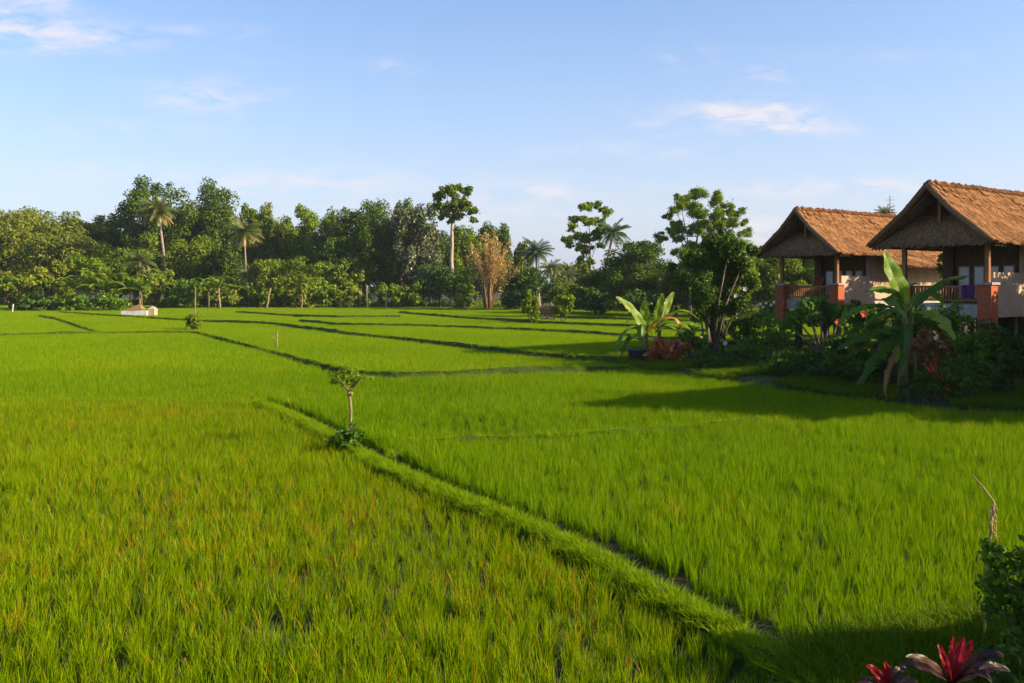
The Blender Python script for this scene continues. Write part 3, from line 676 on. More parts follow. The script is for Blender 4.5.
# ------------------------------------------------------------------ the far forest, tree by tree
FG = 'trees of the far forest edge'
def ft(label, px, yt, yb, w, d, mat, **k): return tree(k.pop('name','broadleaf_tree'), label, 'tree', px, yt, yb, w, d, mat, group=FG, **k)
exec_list = [
 ('broad olive domed tree at the far left end of the forest', 2,203,300,118,158,'forest_olive',dict(nl=26,lr=.30)),
 ('wide spreading tree with pale branches showing above the left canopy', 78,209,262,84,168,'forest_olive',dict(nl=16,lr=.22,dens=.36,fill=.05,trunk='bark_pale',r0=.5,zmin=-.1)),
 ('flat topped thin tree left of the darkest giant tree', 112,214,262,44,172,'forest_dark',dict(nl=12,lr=.34)),
 ('olive green tree under the pale branched spreading tree', 66,232,304,72,150,'forest_olive',dict(nl=18,lr=.33)),
 ('yellow green feathery tree between olive trees on the left', 96,246,304,54,146,'forest_light',dict(nl=14,lr=.32)),
 ('giant dark tree with the highest crown left of the tall palm', 157,182,285,70,166,'forest_dark',dict(nl=22,lr=.34)),
 ('giant dark tree with two humped crown right of the tall palm', 208,189,290,72,168,'forest_dark',dict(nl=24,lr=.33)),
 ('mid green tree below the giant dark trees behind the palm trunk', 140,242,304,60,150,'forest',dict(nl=18,lr=.33)),
 ('tall mid green tree filling the gap below the two giant trees', 188,236,304,58,149,'forest',dict(nl=18,lr=.33)),
 ('narrow dark tree in front of the two humped giant', 224,240,304,40,147,'forest_dark',dict(nl=14,lr=.34)),
 ('knobbly topped green tree next to the yellowish palm', 255,203,300,44,158,'forest',dict(nl=16,lr=.30)),
 ('pale crowned tree with thin top between two green trees', 277,209,295,38,160,'forest_olive',dict(nl=14,lr=.30,dens=.6)),
 ('bright green tall tree standing left of the sky notch', 303,207,300,40,156,'forest_light',dict(nl=16,lr=.33)),
 ('rounded low spreading tree in front of the bright tall tree', 290,259,305,78,138,'forest',dict(nl=20,lr=.30)),
 ('bright green leaning tree right of the sky notch', 336,205,300,36,158,'forest_light',dict(nl=14,lr=.33)),
 ('large dark round tree in the middle of the forest', 364,202,302,66,150,'forest_dark',dict(nl=26,lr=.32)),
 ('dark filling tree between the bright leaning tree and the round dark tree', 340,238,304,50,148,'forest_dark',dict(nl=16,lr=.36)),
 ('small light green treetop peeping between two dark crowns', 401,203,270,26,160,'forest_light',dict(nl=10,lr=.36)),
 ('tall dark tree flecked with pale leaves left of the emergent tree', 418,200,300,44,146,'pale_leaf',dict(nl=24,lr=.30,tvar=.3)),
 ('dark wide tree behind the pale flecked tree', 396,222,304,50,154,'forest_dark',dict(nl=16,lr=.36)),
 ('emergent tree with bare pale trunk and layered umbrella crown', 453,181,230,52,136,'forest',dict(trunk='bark_pale',r0=.42,base_px=452,pxl=[(455,187,5.3),(465,190,5.3),(448,194,6.8),(460,200,7.6),(440,198,6.1),(443,209,6.1),(453,208,6.8),(466,207,6.8),(472,212,5.3),(458,216,6.1),(440,217,3.8),(474,220,3.8),(448,214,5.3),(436,206,3.8),(452,222,3.8)],dens=.95,brk=(9,.5),shell=.8,limb=(.85,.97))),
 ('light green tree behind the bare pale trunk', 461,222,300,36,150,'forest_light',dict(nl=14,lr=.35)),
 ('dark feathery topped tree behind the dried bamboo', 489,216,300,44,152,'forest_dark',dict(nl=14,lr=.30)),
 ('dark bushy tree left of the dried bamboo', 440,262,306,60,138,'shrub_dark',dict(nl=16,lr=.36)),
 ('pale thin tree between dried bamboo and the coconut palm', 521,236,295,22,146,'forest_olive',dict(nl=10,lr=.34,dens=.5)),
 ('dark round tree at the foot of the coconut palm', 526,266,305,42,128,'shrub_dark',dict(nl=14,lr=.36)),
 ('light olive tree in the distant gap beside two small palms', 573,262,304,44,190,'forest_olive',dict(nl=14,lr=.34)),
 ('dark low tree in the distant gap below the small palms', 556,280,306,40,150,'forest_dark',dict(nl=12,lr=.36)),
 ('sparse tall tree with sky showing through beside the leaning palm', 589,198,280,56,118,'forest_light',dict(r0=.15,base_px=591,pxl=[(585,208,6),(595,206,6),(606,211,6),(577,218,6),(588,221,7),(598,221,6),(571,228,5),(567,239,5),(577,236,6),(585,239,6),(595,236,6),(577,248,5),(588,249,6),(582,259,5),(585,269,5),(570,246,4),(602,228,5),(590,262,4),(600,246,4)],dens=.62,shell=.9,brk=(9,.5))),
 ('dense dark tree with lit flecks right of the leaning palm', 640,239,310,74,104,'forest_dark',dict(nl=24,lr=.30)),
 ('dark spreading tree below the sparse tall tree', 604,266,312,58,108,'forest_dark',dict(nl=16,lr=.34)),
 ('dark tree at the right shoulder of the dense dark tree', 676,258,312,52,98,'forest_dark',dict(nl=16,lr=.34)),
 ('tall airy tree with layered crown left of the bungalows', 702,188,296,92,90,'forest_light',dict(r0=.2,base_px=690,pxl=[(701,193,9),(712,198,9),(691,200,9),(679,198,5),(675,209,8),(697,209,11),(710,213,10),(729,208,8),(738,211,7),(734,221,8),(673,226,8),(687,227,9),(662,236,6),(677,236,7),(701,227,10),(716,229,9),(726,239,10),(740,243,9),(743,256,10),(707,241,9),(691,247,8),(722,256,10),(677,254,8),(701,258,9),(712,266,10),(733,266,11),(720,220,7),(667,216,5),(746,232,6),(686,263,8),(660,240,4),(744,222,5)],dens=.92,shell=1.0,brk=(10,.45),leaf=.185)),
 ('bright yellow green tree between the airy tree and the far bungalow', 735,236,312,48,86,'forest_light',dict(nl=18,lr=.30)),
 ('green tree seen under the far bungalow eave at its left post', 772,246,316,66,92,'forest',dict(nl=20,lr=.30)),
 ('green tree seen through the open far verandah', 812,236,316,64,94,'forest_light',dict(nl=20,lr=.30)),
 ('dark tree standing behind the far bungalow room', 870,232,316,80,98,'forest_dark',dict(nl=20,lr=.32)),
 ('dark tree behind the low dark trees left of far bungalow', 722,268,316,70,94,'forest_dark',dict(nl=18,lr=.33)),
]
for lab, px, yt, yb, w_, d_, mt, k in exec_list: ft(lab, px, yt, yb, w_, d_, mt, **k)
# further rows of the wood behind, each a tree
for i, (px, yt, w_, mt) in enumerate([(-60,214,80,'forest_olive'),(-110,222,90,'forest'),(40,224,70,'forest_dark'),(120,226,60,'forest_dark'),(175,216,60,'forest_dark'),(240,222,60,'forest'),(285,222,60,'forest_dark'),(322,232,50,'forest_dark'),(380,216,60,'forest_dark'),(430,226,60,'forest_dark'),(475,240,60,'forest_dark'),(505,250,50,'forest'),(920,226,80,'forest'),(1000,220,90,'forest_dark'),(1090,214,100,'forest'),(-170,226,90,'forest_dark'),(650,262,70,'forest_dark'),(700,266,70,'forest'),(760,256,70,'forest_dark'),(840,250,80,'forest_dark')]):
    tree('broadleaf_tree', 'deep green tree of the hindmost row mostly hidden by the trees before it', 'tree', px, yt, 306, w_, 182 if px < 600 else 120, mt, group='hindmost row of forest trees', nl=16, lr=.34, dens=.55)
# the wood further back, one mass that nobody could count
rng = np.random.default_rng(333); lb = []
for x in np.arange(-330, 300, 7.0):
    for k in range(2):
        hh = np.interp(x, [-330,-120,0,40,120,300], [15,15,11,7.5,9,13])*rng.uniform(.6,1.0)
        lb.append((x+rng.normal()*3, 225+rng.normal()*8, hh*.55, 6.0, 6.0, hh*.5))
V, Fc, T = leaves(rng, lb, 26000, 1.3, fill=.3)
tag(link('far_wood', np_mesh('far_wood', V, Fc, T, M['forest'])), 'far wood closing the gaps behind the forest trees', 'wood', kind='stuff')
# dried bamboo: many thin culms and a tawny haze of leaves
def dry_bamboo(label, px, yt, yb, w_, d):
    SEED[0] += 1; rng = np.random.default_rng(SEED[0]); s = d/F
    root = empty('dry_bamboo', ((px-HX)*s, d, 0), label, 'bamboo'); H = CH+(HY-yt)*s; rx = w_*s/2
    m = MB(); lb = []
    for i in range(34):
        a = rng.uniform(0,6.28); q = rng.uniform(.1,1); tip = Vector((math.cos(a)*rx*q, math.sin(a)*rx*q*.7, H*rng.uniform(.55,1)*(1-.25*q*q)))
        b = Vector((math.cos(a)*rx*.16*rng.uniform(), math.sin(a)*rx*.16*rng.uniform(), -.1)); md = b.lerp(tip,.55); md.x -= tip.x*.22; md.y -= tip.y*.22
        m.tube([b, b.lerp(md,.55), md, md.lerp(tip,.6), tip], [.075,.065,.05,.035,.012], 5)
        for u in (.55,.7,.85,1): 
            c = md.lerp(tip, (u-.5)*2) if u > .5 else md; lb.append((c.x, c.y, c.z, .42+.3*rng.uniform(), .42+.3*rng.uniform(), .6+.5*rng.uniform()))
    m.build('stem', M['bark_tan'], root, smooth=True)
    V, Fc, T = leaves(rng, lb, 5200, .34, fill=.7, up=.0, aspect=.3, rough=1.4); link('foliage', np_mesh('foliage', V, Fc, T, M['dry_bamboo']), root)
dry_bamboo('tawny dried bamboo clump glowing orange at the field edge', 488, 230, 308, 60, 126)
# palms
palm('tall slender coconut palm with orange lower fronds on a bare trunk', 158, 211, 21, 144, base_px=168, trunk_r=.26, low_dry=True, mat='palm_dry', tint=.12)
palm('yellowish coconut palm in front of the knobbly topped tree', 244, 233, 20, 142, base_px=247, mat='palm_dry', low_dry=True, tint=.1)
palm('dark green coconut palm standing right of the dried bamboo', 536, 253, 20, 132, base_px=539, trunk_r=.24)
palm('small sunlit palm in the distant gap behind the dark low tree', 551, 269, 14, 160, mat='palm_dry', tint=.1)
palm('paler palm in the distant gap nearest the sparse tall tree', 567, 277, 13, 185, mat='palm', tint=.8)
palm('dark leaning coconut palm touching the sparse tall tree', 613, 234, 19, 116, base_px=601, trunk_r=.22)
palm('low bushy palm among the undergrowth below the tall slender palm', 140, 262, 18, 140, base_px=140, mat='palm_dry', tint=.12)
palm('palm whose frond tips rise over the far bungalow ridge', 885, 214, 12, 76, trunk_r=.17, mat='palm_dry', tint=.3)
palm('small palm in the undergrowth under the narrow dark tree', 250, 276, 15, 136, mat='palm', tint=.8)

# undergrowth along the far edge of the field
UG = 'undergrowth shrubs along the forest foot'
for lab, px, yt, yb, w_, d_, mt in [
 ('tall yellow green shrub left of the banana clump', 45,262,312,52,122,'shrub_yellow'),
 ('reddish yellow shrub at the far left field edge', 14,272,310,44,128,'shrub_yellow'),
 ('dark shrub low in front of the yellow green shrub', 34,296,315,42,116,'shrub_dark'),
 ('dark low shrub under the banana clump', 72,294,314,50,117,'shrub_mid'),
 ('dull green shrub between banana clump and white hut wall', 108,292,314,40,118,'shrub_mid'),
 ('yellowish shrub behind the white hut wall', 154,266,306,44,132,'shrub_yellow'),
 ('bright green shrub right of the white hut wall', 180,280,308,38,130,'shrub_mid'),
 ('light shrub behind the tall thin pole', 205,284,308,36,134,'forest_light'),
 ('yellow flowering shrub by the field edge below the narrow dark tree', 226,284,307,34,134,'shrub_yellow'),
 ('broad green shrub at the foot of the yellowish palm', 250,280,307,40,136,'forest_light'),
 ('green shrub below the rounded spreading tree', 278,286,306,40,134,'forest'),
 ('yellow leaved shrub below the rounded spreading tree', 302,288,306,34,133,'shrub_yellow'),
 ('light shrub right of the rounded spreading tree', 328,282,306,36,134,'forest_light'),
 ('green pyramidal shrub at the edge of the deep shade', 343,268,306,36,138,'forest'),
 ('yellow green shrub at the foot of the large dark round tree', 356,288,306,34,134,'shrub_yellow'),
 ('lighter green shrub beside the two pale stumps', 392,284,306,34,134,'forest_light'),
 ('dull green shrub below the pale flecked tree', 414,282,306,36,135,'forest'),
 ('round golden shrub at the foot of the pale flecked tree', 424,300,306,9,130,'shrub_yellow'),
 ('green shrub hugging the left of the dried bamboo', 466,284,308,22,124,'shrub_yellow'),
 ('shadowed shrub right of the dried bamboo', 516,288,308,34,122,'shrub_dark'),
 ('light shrub in the distant gap under the paler palm', 577,284,308,32,122,'forest_light'),
 ('dark shrub at the right end of the distant gap', 600,290,312,40,100,'shrub_dark'),
 ('dark shrub under the dense dark tree', 640,292,314,60,96,'shrub_dark'),
]: shrub(lab, px, yt, None if 'round golden' not in lab else yb, w_, d_, mt, UG)
# banana clumps at the far edge
def banana_clump(label, px, ybase, ytop, wpx, d, nstem, seed, mats=('banana','banana','banana','banana')):
    rng = np.random.default_rng(seed); s = d/F; root = empty('banana_plant', ((px-HX)*s, d, 0), label, 'banana plant', 'banana clumps by the far field edge')
    H = CH+(HY-ytop)*s
    for k in range(nstem):
        o = Vector(((k-(nstem-1)/2)*wpx*s/max(1,nstem), rng.normal()*.5, 0)); hh = H*rng.uniform(.5,.65)
        m = MB(); m.tube([o-Vector((0,0,.1)), o+Vector((rng.normal()*.1,0,hh*.5)), o+Vector((rng.normal()*.2,0,hh))], [.16,.13,.08], 7); m.build('stem', M['banana_stem'], root, smooth=True)
        for i in range(8):
            a = i*2.399+rng.normal()*.3; e = rng.uniform(.35,1.45); l = H*rng.uniform(.55,.75); dd = Vector((math.cos(a), math.sin(a), 0)); b = o+Vector((0,0,hh))
            p1 = b+dd*l*.3*math.cos(e)+Vector((0,0,l*.45*math.sin(e))); p2 = p1+dd*l*.5*math.cos(e-.5)+Vector((0,0,l*.4*math.sin(e-.5))); p3 = p2+dd*l*.35+Vector((0,0,-l*.28*rng.uniform(.2,1.3)))
            q = MB(); banana_leaf(q, [b,p1,p2,p3], .95, rng, rng.uniform(.6,1.0), tear=.1); q.build('leaf', M[mats[int(rng.integers(0,len(mats)))]], root, smooth=True)
banana_clump('sunlit banana clump left of the white hut wall', 90, 312, 272, 44, 119, 3, 31)
banana_clump('pale banana plants at the foot of the narrow dark tree', 214, 306, 276, 24, 128, 2, 33)
banana_clump('banana plants growing left of the yellow green shrub', 24, 310, 276, 26, 124, 2, 34)
banana_clump('banana clump with arching leaves behind the white hut wall', 135, 312, 276, 26, 121, 2, 32)

W_SRC = source('edge_weeds', M['shrub_yellow'], [(160+s, 40, .9, .55, .55, .11, 2, .0, .4, .1, .75) for s in range(4)])
rng = np.random.default_rng(88); ex = np.concatenate([rng.uniform(-135, 75, 2600)]); ey = np.interp(ex, [-130,-95,-60,-20,0,5,15,40,70], [150,152,150,140,135,128,112,100,92]) + np.abs(rng.normal(size=ex.size))*3.0 + .3
ek = ~((ex > -46) & (ex < -40) & (ey < 112)); ex, ey = ex[ek], ey[ek]
scatter('edge_weeds', np.stack([ex, ey, ex*0], 1), rng.uniform(0, 6.28, ex.size), rng.uniform(.5, 1.5, ex.size)*(.75+.35*fnoise(ex, ey, .3, 5)).clip(.35, 1.5), rng.integers(0, 4, ex.size), W_SRC, 'low yellow green weeds along the forest foot', 'weeds')
# stumps and poles at the field edge
def post(name, label, px, yb, yt, d, r, mat, cat, group=None, lean=0.0, ground=0.0, branches=0, seed=1):
    rng = np.random.default_rng(seed); s = d/F; root_h = CH+(HY-yt)*s-ground; m = MB()
    pts = [(lean*u*u+rng.normal()*r*.35*(u>0), rng.normal()*r*.3*(u>0), root_h*u-(.1 if u == 0 else 0)) for u in (0,.2,.4,.6,.8,1)]
    m.tube(pts, [r*1.15,r,r*.95,r*.92,r*.85,r*.7], 8)
    for k in range(branches):
        a = Vector(pts[int(rng.integers(2,6))]); m.tube([a, a+Vector((rng.normal()*.2, rng.normal()*.1, .12)), a+Vector((rng.normal()*.35, rng.normal()*.2, .2))], [r*.5,r*.35,r*.15], 5)
    o = m.build(name, M[mat], None, smooth=True, loc=((px-HX)*s, d, ground)); return tag(o, label, cat, group)
post('tree_stump', 'leaning pale stump by the field edge below the yellowish palm', 267,306,288,128,.15,'stump','stump',None,lean=.5,seed=2)
post('tree_stump', 'upright brown stump left of the leaning pale stump', 220,307,288,126,.14,'stump','stump',None,lean=-.2,seed=3)
post('tree_stump', 'thin pale stump at the edge of the deep shade, left of its twin', 367,305,285,130,.14,'stump','stump',None,seed=4)
post('tree_stump', 'thin pale stump with a side branch, right of its twin', 386,305,285,130,.12,'stump','stump',None,branches=2,seed=5)
post('tree_stump', 'short brown stump below the rounded spreading tree', 302,305,294,130,.11,'stump','stump',None,seed=6)
post('wooden_post', 'small weathered stick standing alone in the middle rice', 277,351,331,46,.045,'stump','post',None,branches=2,seed=7)
post('wooden_post', 'white marker stick in the rice at the far left', 13,312,304,110,.07,'white_wall','post',None,seed=8)
# pole with a small bush at its foot
post('wooden_pole', 'tall thin pole rising from a small bush in the rice', 194.5,331,287,66,.05,'stump','pole',None,branches=2,lean=.1,seed=9)
shrub('small reddish bush around the foot of the thin pole', 193, 311, 334, 19, 65.5, 'shrub_yellow', None, leaf=.17, name='shrub')

# low white-walled hut at far left
def white_hut():
    d = 97; s = d/F; x0 = (121-HX)*s; w_ = 32*s; root = empty('field_hut', (x0, d, 0), 'low white walled hut with broken brown roof beside the banana clump', 'hut')
    m = MB(); m.box(0, w_*.8, 0, 1.6, -.05, .78); m.build('wall', M['white_wall'], root)
    m = MB(); m.box(w_*.8+.003, w_, .35, 1.25, -.05, 1.0); m.add([(w_*.8,.35,1.0),(w_,.35,1.0),(w_,1.25,1.0),(w_*.8,1.25,1.0),(w_*.9,.8,1.3)], [(0,1,4),(1,2,4),(2,3,4),(3,0,4)]); m.build('gatepost', M['plaster'], root)
    m = MB()
    m.add([(.25,.3,.80),(w_*.6,.25,.95),(w_*.5,.9,1.5),(.9,.9,1.3),(.25,1.5,.80),(w_*.6,1.5,.95)], [(0,1,2,3),(3,2,5,4),(0,3,4),(1,5,2),(0,4,5,1)]); m.build('roof', M['thatch_dark'], root)
white_hut()

# thatched field shelter between two shrubs
def field_shelter():
    d = 80; s = d/F; root = empty('field_shelter', ((548-HX)*s, d, 0), 'tiny thatched field shelter between two shrubs in the rice', 'hut')
    for x in (-.62,.62):
        for y in (-.5,.5): m = MB(); m.tube([(x,y,-.1),(x,y,1.25)], .05, 6); m.build('post', M['bark_tan'], root)
    m = MB(); m.box(-.55,.55,-.42,.42,.5,.58); m.build('platform', M['post_wood'], root)
    m = MB(); rng = np.random.default_rng(4)
    pr = [(-.8,1.05),(-.45,1.5),(0,1.68),(.45,1.5),(.8,1.05)]
    vs = [(x+.03*rng.normal(), y*1.0, z) for x in (-.92,.92) for y, z in pr]+[(x*.96, y*.9, z-.12) for x in (-.92,.92) for y, z in pr]
    fs = [(i,i+1,i+6,i+5) for i in range(4)]+[(10+i,15+i,16+i,11+i) for i in range(4)]+[(i,10+i,11+i,i+1) for i in range(4)]+[(5+i,6+i,16+i,15+i) for i in range(4)]+[(0,5,15,10),(4,14,19,9)]
    m.add(vs, fs); m.build('roof', M['thatch'], root)
    m = MB(); m.box(-.25,.05,-.2,.2,.585,.95); m.build('sack', M['white_wall'], root)
field_shelter()
shrub('grey green willowy shrub left of the tiny field shelter', 531, 291, 325, 17, 78, 'forest_light', None, leaf=.26, dens=1.1)
shrub('bright green shrub right of the tiny field shelter', 563, 290, 321, 20, 79, 'forest_light', None, leaf=.3, dens=1.1)

# ------------------------------------------------------------------ bungalows
def thatch_slope(m, rng, x0, x1, prof, n, per=1.0):
    """loose straw lying down the slope, on top of the roof shell; prof: list of (y,z) from eave to ridge"""
    segs = []
    for (ya,za),(yb,zb) in zip(prof[:-1], prof[1:]): segs.append(((ya,za),(yb,zb), math.hypot(yb-ya, zb-za)))
    tot = sum(q[2] for q in segs)
    for i in range(n):
        r = rng.uniform(0, tot); 
        for a, b, l in segs:
            if r <= l: break
            r -= l
        u = r/l; y = a[0]+(b[0]-a[0])*u; z = a[1]+(b[1]-a[1])*u; dy, dz = (b[0]-a[0])/l, (b[1]-a[1])/l
        ny, nz = (-dz, dy) if dy > 0 else (dz, -dy)
        x = rng.uniform(x0, x1); ln = rng.uniform(.18,.40); wd = rng.uniform(.02,.06); lift = rng.uniform(.012,.035); sk = rng.normal()*.06
        p0 = (x-wd/2, y+ny*.012, z+nz*.012); p1 = (x+wd/2, y+ny*.012, z+nz*.012)
        q0 = (x+wd/2+sk, y-dy*ln+ny*lift, z-dz*ln+nz*lift); q1 = (x-wd/2+sk, y-dy*ln+ny*lift, z-dz*ln+nz*lift)
        m.add([p0,p1,q0,q1], [(0,1,2,3)], .5+rng.normal()*.22)
def gable_shell(m, x0, x1, prof, th, rng, nx=26):
    """thick thatch shell: prof (y,z) across from eave over ridge to eave; wavy surface"""
    k = len(prof); c = sum(p[0] for p in prof)/k
    top = []; bot = []
    for i in range(nx+1):
        x = x0+(x1-x0)*i/nx
        for j, (y, z) in enumerate(prof):
            jz = rng.normal()*.018 + .03*math.sin(x*2.1+j)
            top.append((x, y, z+jz))
            bot.append((x, y+(c-y)*.05, z-th))
    n = len(top); fs = []
    for i in range(nx):
        for j in range(k-1):
            a = i*k+j; fs.append((a, a+k, a+k+1, a+1)); fs.append((n+a, n+a+1, n+a+k+1, n+a+k))
        fs.append((i*k, n+i*k, n+(i+1)*k, (i+1)*k)); e = i*k+k-1; fs.append((e, e+k, n+e+k, n+e))
    for j in range(k-1):
        fs.append((j, j+1, n+j+1, n+j)); e = nx*k+j; fs.append((e, n+e, n+e+1, e+1))
    m.add(top+bot, fs)
def sub_prof(pts, k):
    out = []
    for (a,b),(c,d) in zip(pts[:-1], pts[1:]):
        for i in range(k): out.append((a+(c-a)*i/k, b+(d-b)*i/k))
    out.append(pts[-1]); return out
def make_bungalow(loc, label):
    rng = np.random.default_rng(21)
    root = empty('thatched_bungalow', loc, label, 'bungalow', 'thatched bungalows in a row', rz=R(36))
    EZ = 5.12; half = [(0,EZ),(1.45,EZ+1.20),(2.3,EZ+2.12)]
    full = half + [(4.6-1.45,EZ+1.20),(4.6,EZ)]
    m = MB(); gable_shell(m, 0.0, 15.0, sub_prof(full, 5), .20, rng, 54)
    thatch_slope(m, rng, 0.02, 14.95, half, 10500); thatch_slope(m, rng, 0.02, 14.95, [(4.6-y, z) for y, z in half], 3000)
    for i in range(1300):   # ragged eave and barge fringe
        x = rng.uniform(0,14.9); y = -.01 if i % 2 else 4.61; l = rng.uniform(.03,.11); wd = rng.uniform(.03,.08); o = rng.normal()*.03
        sg = -1 if y < 1 else 1
        m.add([(x,y,EZ-.02),(x+wd,y,EZ-.02),(x+wd+o,y+sg*l*.45,EZ-.1-l*.6),(x+o,y+sg*l*.45,EZ-.1-l*.6)], [(0,1,2,3)], .45+rng.normal()*.2)
    # raised tufts laid in staggered courses over the upper part of the sunny slopes
    for pr in (half, [(4.6-y, z) for y, z in half]):
        (y0,z0),(y1,z1) = pr[1], pr[2]; ya,za = pr[0]
        for r_ in range(7):
            u = r_/6.5; yb, zb = (y0+(y1-y0)*(u-.45)/.55, z0+(z1-z0)*(u-.45)/.55) if u > .45 else (ya+(y0-ya)*(.55+u), za+(z0-za)*(.55+u))
            dl = math.hypot(y1-y0, z1-z0); dy, dz = (y1-y0)/dl, (z1-z0)/dl; ny, nz = (-dz, dy) if dy > 0 else (dz, -dy)
            k = 0
            while k*.27 < 14.8:
                x = k*.27 + (.135 if r_ % 2 else 0) + rng.normal()*.03; k += 1; ln = .30+rng.normal()*.04; w0 = .075+rng.normal()*.012; lf = .042+rng.normal()*.012; t = .5+rng.normal()*.18
                jy, jz = dy*rng.normal()*.03, dz*rng.normal()*.03
                a = (x, yb+jy, zb+jz); e = (x+rng.normal()*.04, yb+jy-dy*ln+ny*lf, zb+jz-dz*ln+nz*lf)
                m.add([(a[0]-w0,a[1],a[2]),(a[0]+w0,a[1],a[2]),(e[0]+w0*1.1,e[1],e[2]),(e[0]-w0*1.1,e[1],e[2]),(e[0]+w0*.8,e[1]-ny*lf*.9,e[2]-nz*lf*.9),(e[0]-w0*.8,e[1]-ny*lf*.9,e[2]-nz*lf*.9)], [(0,1,2,3),(3,2,4,5)], t)
    roof = m.build('roof', M['thatch'], root)
    m = MB()
    for i in range(125):
        x = i*.12; m.tube([(x,2.3-.17,EZ+2.02+rng.normal()*.02),(x+.03,2.3,EZ+2.17+rng.normal()*.025),(x,2.3+.17,EZ+2.02+rng.normal()*.02)], .05, 5, .4+rng.normal()*.15)
    m.build('ridge_cap', M['thatch'], roof)
    m = MB()   # dark barge edge where the cut thatch shows
    for sgn, pr in ((1, half), (-1, [(4.6-y,z) for y,z in half])):
        m.tube([(-.05,y,z-.10) for y,z in sub_prof(pr,4)], .12, 7, .35+.1*sgn)
    m.build('barge_edge', M['thatch_dark'], roof, smooth=True)
    m = MB()   # bamboo rafters and battens under the overhang
    for x in (.16,.36,.58,.82):
        for pr in (half, [(4.6-y,z) for y,z in half]): m.tube([(x,y,z-.25) for y,z in pr], .035, 6)
    for u in (.2,.45,.7): 
        y = 2.3*u; z = EZ-.29+u*2.05
        for yy_ in (y, 4.6-y): m.tube([(0.02,yy_,z),(1.6,yy_,z)], .03, 6)
    m.build('rafter', M['bark'], root, smooth=True)
    # hipped skirt of thatch below the gable opening
    m = MB(); a0, b0, c0, d0 = (.05,.20,EZ-.14), (.05,4.40,EZ-.14), (1.15,3.32,EZ+.98), (1.15,1.28,EZ+.98)
    nn = 14; vs = []; fs = []
    for i in range(nn+1):
        u = i/nn
        for j in range(nn+1):
            v = j/nn
            l = Vector(a0).lerp(Vector(d0), u); r_ = Vector(b0).lerp(Vector(c0), u); p = l.lerp(r_, v)
            vs.append((p.x-.02*math.sin(u*math.pi)+rng.normal()*.012, p.y, p.z+.05*math.sin(math.pi*u)+rng.normal()*.012))
    for i in range(nn):
        for j in range(nn):
            q = i*(nn+1)+j; fs.append((q, q+1, q+nn+2, q+nn+1))
    N0 = len(vs); vs += [(x+.13, y, z-.05) for x,y,z in vs]; fs += [tuple(N0+k for k in reversed(f)) for f in fs]
    for j in range(nn): fs.append((j, N0+j, N0+j+1, j+1))
    m.add(vs, fs)
    for i in range(2600):
        u = rng.uniform(0,1); v = rng.uniform(0,1); p = Vector(a0).lerp(Vector(d0),u).lerp(Vector(b0).lerp(Vector(c0),u), v); dn = (Vector(a0)-Vector(d0)).normalized(); dn.y = 0; ln = rng.uniform(.12,.3); wd = rng.uniform(.012,.04)
        q = p+dn*ln+Vector((-.035,0,.03)); m.add([(p.x-.012,p.y-wd/2,p.z+.06*math.sin(math.pi*u)),(p.x-.012,p.y+wd/2,p.z+.06*math.sin(math.pi*u)),(q.x,q.y+wd/2,q.z),(q.x,q.y-wd/2,q.z)], [(0,1,2,3)], .5+rng.normal()*.25)
    m.build('gable_skirt', M['thatch_dark'], root)
    m = MB(); m.add([(1.32,1.0,EZ+.72),(1.32,3.6,EZ+.72),(1.32,2.3,EZ+1.92)], [(0,1,2)]); m.add([(1.38,1.0,EZ+.72),(1.38,3.6,EZ+.72),(1.38,2.3,EZ+1.92)], [(2,1,0)]); m.build('gable_panel', M['wood'], root)
    m = MB(); m.box(.62,.72,2.18,2.28,EZ+.70,EZ+1.84); m.build('gable_post', M['post_wood'], root)
    # rear wing with a lower roof
    m = MB(); RZ = 4.56; hp = [(-.75,RZ),(1.2,RZ+1.22)]; gable_shell(m, 3.35, 14.2, sub_prof(hp+[(3.4,RZ)],8), .18, rng); thatch_slope(m, rng, 3.37, 14.1, hp, 4600)
    m.build('rear_roof', M['thatch'], root)
    # floor, plinth, walls
    m = MB(); m.box(.62,14.2,.60,3.45,2.38,2.85); m.build('floor_slab', M['concrete'], root)
    m = MB(); m.box(6.2,14.0,.8,3.3,-.1,2.378); m.build('plinth', M['stone_dark'], root)
    for x in (1.3,3.4,5.4):
        for y in (.95,3.1): m = MB(); m.box(x-.13,x+.13,y-.13,y+.13,-.1,2.378); m.build('stilt', M['stone_dark'], root)
    m = MB(); m.box(3.0,3.12,.62,2.88,2.852,3.0); m.box(3.0,3.12,.62,2.88,4.28,5.3)
    for y0, y1 in ((.62,.70),(1.14,1.24),(1.68,1.78),(2.22,2.32),(2.80,2.88)): m.box(3.0,3.12,y0,y1,3.002,4.278)
    m.build('front_wall', M['wood'], root)
    m = MB(); m.box(3.122,14.0,.48,.60,2.852,4.95); m.box(3.122,14.0,2.90,3.02,2.852,4.95); m.box(13.88,14.0,.602,2.898,2.852,4.95); m.build('wall', M['plaster'], root)
    for y0, y1 in ((.70,1.14),(1.24,1.68),(1.78,2.22),(2.32,2.80)):
        m = MB(); t = .045
        m.box(3.02,3.08,y0+.002,y0+t,3.004,4.276); m.box(3.02,3.08,y1-t,y1-.002,3.004,4.276); m.box(3.02,3.08,y0+t+.001,y1-t-.001,3.004,3.06); m.box(3.02,3.08,y0+t+.001,y1-t-.001,4.22,4.276)
        f = m.build('window', M['post_wood'], root)
        m = MB(); m.box(3.05,3.055,y0+t+.001,y1-t-.001,3.061,4.219); m.build('pane', M['glass'], f)
        m = MB(); K = 16
